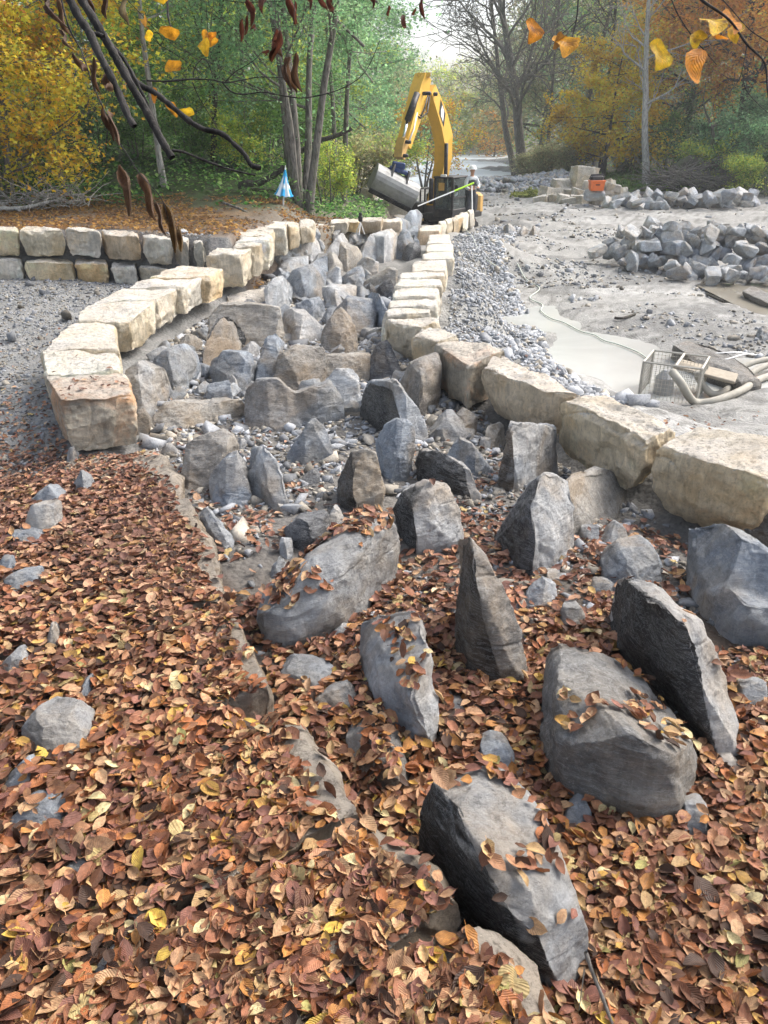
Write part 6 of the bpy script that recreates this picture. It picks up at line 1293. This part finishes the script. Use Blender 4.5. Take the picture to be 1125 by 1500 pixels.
# ------------------------------------------------------------------ branches hanging into the view close to the camera
def pxpath(P, D): return [atd(x, y, D if not hasattr(D, '__len__') else D[i]) for i, (x, y) in enumerate(P)]
def smoothp(P, k=5):
    P = [np.array(p) for p in P]; Q = []
    for i in range(len(P) - 1):
        p0, p1, p2, p3 = P[max(i - 1, 0)], P[i], P[i + 1], P[min(i + 2, len(P) - 1)]
        for j in range(k): t_ = j / k; Q.append(.5 * ((2 * p1) + (-p0 + p2) * t_ + (2 * p0 - 5 * p1 + 4 * p2 - p3) * t_ ** 2 + (-p0 + 3 * p1 - 3 * p2 + p3) * t_ ** 3))
    return Q + [P[-1]]
def branch(label, paths, leaves=(), name='overhanging_branch', D=2.0, mat=None):
    """paths: (pixels, radius start, radius end); leaves: (x, y of stalk, x, y of tip, width px, colour)"""
    p0 = atd(*paths[0][0][0], D); rt = empty(name, tuple(p0), 0, label, 'branch'); off = Matrix.Translation(rt.location).inverted()
    for i, (P, ra, rb_) in enumerate(paths):
        Q = smoothp(pxpath(P, D + .03 * i)); n_ = len(Q) - 1; rs = np.random.default_rng(i + len(label))
        rr = [(ra + (rb_ - ra) * j / n_) * (1 + .10 * rs.normal()) for j in range(n_ + 1)]
        o = link('stem' if i == 0 else 'twig', tubes('stem', [(Q, rr, 8)], .0006), mat or M_BRANCH, rt); o.matrix_parent_inverse = off
    for i, (x0, y0, x1, y1, wpx, c_) in enumerate(leaves):
        rs = np.random.default_rng(i * 3 + int(x0)); a, b_ = atd(x0, y0, D + rs.uniform(-.06, .06)), atd(x1, y1, D + rs.uniform(-.06, .06)); ax = b_ - a; L = np.linalg.norm(ax); ax /= L
        wd = wpx / F * D; sv = np.cross(ax, [0, 1, 0]); sv /= np.linalg.norm(sv); dv = np.cross(ax, sv); V = []; U = []; Fq = []; nU, nS = 10, 7; hang = c_[3] if len(c_) > 3 else .5
        ph = rs.uniform(0, 6)
        for u in range(nU + 1):
            f_ = u / nU; ww = wd / 2 * (math.sin(math.pi * (f_ * .96 + .02) ** .85) ** .7) * (1 + (.2 * math.sin(f_ * 9 + ph) if hang > .3 else .05 * math.sin(f_ * 6 + ph)) + (.10 if hang > .3 else .06) * math.sin(f_ * 23 + 2 * ph)); bend = (.10 * math.sin(f_ * 3 + ph) + .05 * math.sin(f_ * 8 + 2 * ph)) * L * (1 if hang > .3 else .6)
            for s_ in range(nS):
                t_ = -1 + 2 * s_ / (nS - 1); th = t_ * (1.0 + 1.4 * hang); x_ = math.sin(th) / (1.0 + 1.4 * hang) * 1.15 if hang > .3 else t_; z_ = (1 - math.cos(th)) * (.6 + .4 * hang) if hang > .3 else abs(t_) * .3 + .1 * math.sin(f_ * 9 + t_ * 4)
                V.append(a + ax * L * f_ + sv * (ww * x_ * 1.3 + .28 * wd * math.sin(f_ * 5 + ph)) + dv * (ww * z_ + bend)); U.append((t_, f_))
        for u in range(nU):
            for s_ in range(nS - 1): q = u * nS + s_; Fq.append((q, q + 1, q + nS + 1, q + nS))
        V = np.array(V); nz = fbm(V * 60, int(x0), 3); C = np.array(c_[:3])[None] * (1 + .45 * nz[:, None]); spot = sst(.45, .75, fbm(V * 45 + 9, int(x1), 2))[:, None] * .7; C = C * (1 - spot) + np.array([.09, .04, .015]) * spot
        o = link('leaf', fastmesh('leaf', V, [np.array(Fq)], True, np.clip(C, .005, .9), np.array(U)), M_HANG, rt); o.matrix_parent_inverse = off
    return rt
M_HANG = leafmat('hanging_leaf', .45, True, .6)
bw = (.085, .05, .03, .8); bw2 = (.14, .085, .05, .8); rd = (.10, .035, .022, .7); og = (.72, .28, .02, .2); ye = (.80, .50, .03, .2); yo = (.75, .36, .03, .2)
branch('thick dark branch at the upper left, cut off in front of the green bank', [([(110,-25),(120,0),(135,24),(149,48),(163,72),(179,101),(197,133),(213,160),(227,187),(240,211),(252,231)], .0115, .0095), ([(148,46),(165,67),(185,92),(205,130),(222,165),(235,192)], .006, .003), ([(252,220),(266,222),(280,227),(310,239),(340,249),(374,257)], .004, .0022)], D=2.0)
branch('second thick dark branch left of it ending above the bank', [([(92,-25),(103,0),(115,24),(131,48),(144,77),(160,107),(176,141),(187,168),(197,185)], .0115, .0085), ([(131,48),(142,50),(152,54)], .006, .006)], [(135,88,144,138,11,bw2),(160,108,155,136,16,bw2)], D=1.95)
branch('dark crooked branch sweeping right above the parasol', [([(179,98),(203,123),(227,136),(253,157),(277,177),(298,189),(325,196),(343,211),(359,227),(368,242),(382,246)], .0085, .006), ([(215,118),(245,119),(280,116),(310,117),(330,121),(356,117),(380,113),(419,114)], .0026, .0012), ([(325,120),(340,135),(360,138),(385,135),(420,141),(450,143),(500,130),(535,105),(556,60)], .0022, .0011), ([(283,115),(285,100),(297,86),(306,95),(312,115)], .0016, .001), ([(282,120),(290,140),(305,165),(320,190)], .0014, .0008), ([(330,120),(345,105),(370,90),(385,75)], .0016, .0007)],
    [(247,88,262,106,17,yo),(222,128,230,152,8,og),(243,150,262,170,10,yo),(262,160,284,170,12,ye)], D=2.1)
branch('thin hanging twig with curled brown leaves at the left', [([(84,-20),(90,0),(101,40),(120,77),(133,115),(147,149),(160,176),(173,205),(187,227),(205,255),(236,290),(248,330)], .0022, .001), ([(178,215),(176,225),(175,238)], .0008, .0006)],
    [(72,0,85,30,12,bw),(84,0,104,52,13,bw2),(100,52,106,70,9,bw2),(108,76,126,112,13,bw2),(137,85,146,138,10,bw),(152,155,165,205,13,bw),(158,160,186,218,12,bw2),(176,235,194,318,22,bw2),(205,255,235,322,20,bw2),(240,290,262,372,20,(.12,.07,.02,.8)),(258,330,272,370,14,(.16,.10,.03,.6)),(230,300,246,345,10,bw)], D=1.8)
branch('twigs with brown hanging leaves along the upper left edge', [([(140,-20),(240,-14),(330,-10),(420,-6),(500,-10),(620,-14)], .0035, .002), ([(300,-8),(340,2),(380,3),(420,1)], .0012, .001), ([(175,-12),(215,30),(240,58)], .0013, .0008), ([(245,-12),(246,20),(250,40)], .004, .002)],
    [(152,-8,160,28,13,bw),(182,-5,186,38,12,(.20,.17,.10,.5)),(132,-10,136,20,10,bw),(232,-10,240,6,16,ye),(208,26,218,40,9,yo),(216,42,221,62,9,ye),(240,38,256,58,16,yo),(365,-5,369,40,14,rd),(388,-5,385,18,12,rd),(357,28,352,60,9,rd),(372,30,374,46,8,rd),(362,26,361,50,6,rd),(424,-8,430,34,13,rd),(430,0,436,38,9,rd),(452,-8,455,16,9,rd),(468,-10,478,18,9,rd),(480,-10,488,24,9,rd),(485,-10,488,6,6,rd),(545,-8,546,14,8,rd),(568,8,570,24,7,rd),(592,24,593,36,8,rd),(607,10,606,24,6,rd),(618,-2,620,28,8,rd)], D=2.2)
branch('dangling bunch of dark red dead leaves above the willow', [([(400,-20),(403,10),(404,40),(412,70),(430,80)], .001, .0007)], [(402,38,408,66,12,rd),(410,44,402,92,14,rd),(396,68,388,84,8,rd),(400,62,398,90,9,rd),(407,56,410,85,12,bw)], D=2.15)
branch('pair of large brown curled leaves hanging in front of the willow trunks', [([(432,-20),(431,20),(428,60),(430,84)], .001, .0007)], [(422,84,430,136,19,bw2),(430,80,441,134,16,bw),(418,90,424,125,10,bw)], D=2.05)
branch('small floating sprig with two orange leaves near the top left', [([(300,-20),(303,20),(304,48),(306,60)], .0009, .0006)], [(296,52,318,60,14,yo),(292,62,308,80,14,ye),(306,48,316,56,10,og)], D=2.2)
branch('black twig at the top with an orange brown leaf at its tip', [([(850,-20),(847,0),(845,25),(840,48),(833,75)], .0026, .0015), ([(868,-15),(880,8),(890,24)], .0011, .0006), ([(845,30),(825,48),(815,50)], .0012, .0006), ([(782,-20),(784,10),(782,28)], .0008, .0006)], [(822,48,830,86,24,yo),(816,50,826,66,18,(.35,.18,.04,.3))], D=2.0)
branch('single orange leaf hanging on a fine stalk at the top centre', [([(786,-20),(785,10),(784,28)], .0008, .0005)], [(784,26,776,66,18,og)], D=1.95)
branch('forked twig with yellow and orange leaves at the upper right', [([(1010,-16),(1030,2),(1068,29),(1094,65),(1120,92),(1124,130),(1130,160)], .0034, .0016), ([(975,-25),(984,0),(994,23),(1013,52),(1029,71),(1050,95)], .0018, .0008), ([(1040,-20),(1068,10),(1100,45),(1140,70)], .0016, .0012), ([(1094,65),(1090,90),(1082,118),(1062,142)], .0014, .0006), ([(1087,105),(1092,130),(1108,150),(1130,170)], .0012, .0006), ([(994,22),(982,28),(968,24)], .0009, .0005), ([(1038,-10),(1037,10),(1035,22)], .001, .0006), ([(1060,20),(1045,48),(1030,60)], .001, .0005)],
    [(972,58,960,104,24,ye),(1022,46,1020,72,18,ye),(1035,22,1050,56,24,ye),(1046,42,1062,58,14,og),(1026,72,1016,118,24,og),(1070,12,1074,52,16,og),(1078,34,1078,62,18,ye)], D=1.9)
branch('broken twig sticking out of the leaves beside the nearest boulder', [([(858,1395),(868,1425),(880,1455),(897,1500)], .006, .004), ([(856,1420),(852,1450),(848,1480)], .002, .001)], name='fallen_twig', D=2.05, mat=M_BARK)

# thin autumn mist: one even volume around everything
def haze():
    mb_ = MB(); mb_.box((0, 110, 18), (420, 260, 42)); o = mb_.build('haze', None); m, t, b = newmat('mist'); t.nodes.remove(b)
    pv = t.nodes.new('ShaderNodeVolumePrincipled'); pv.inputs['Color'].default_value = (.9, .93, .95, 1); pv.inputs['Density'].default_value = HAZE; pv.inputs['Anisotropy'].default_value = .2
    t.links.new(pv.outputs[0], t.nodes['Material Output'].inputs['Volume']); o.data.materials.append(m); tag(o, kind='stuff'); return o
HAZE = .0009
haze()
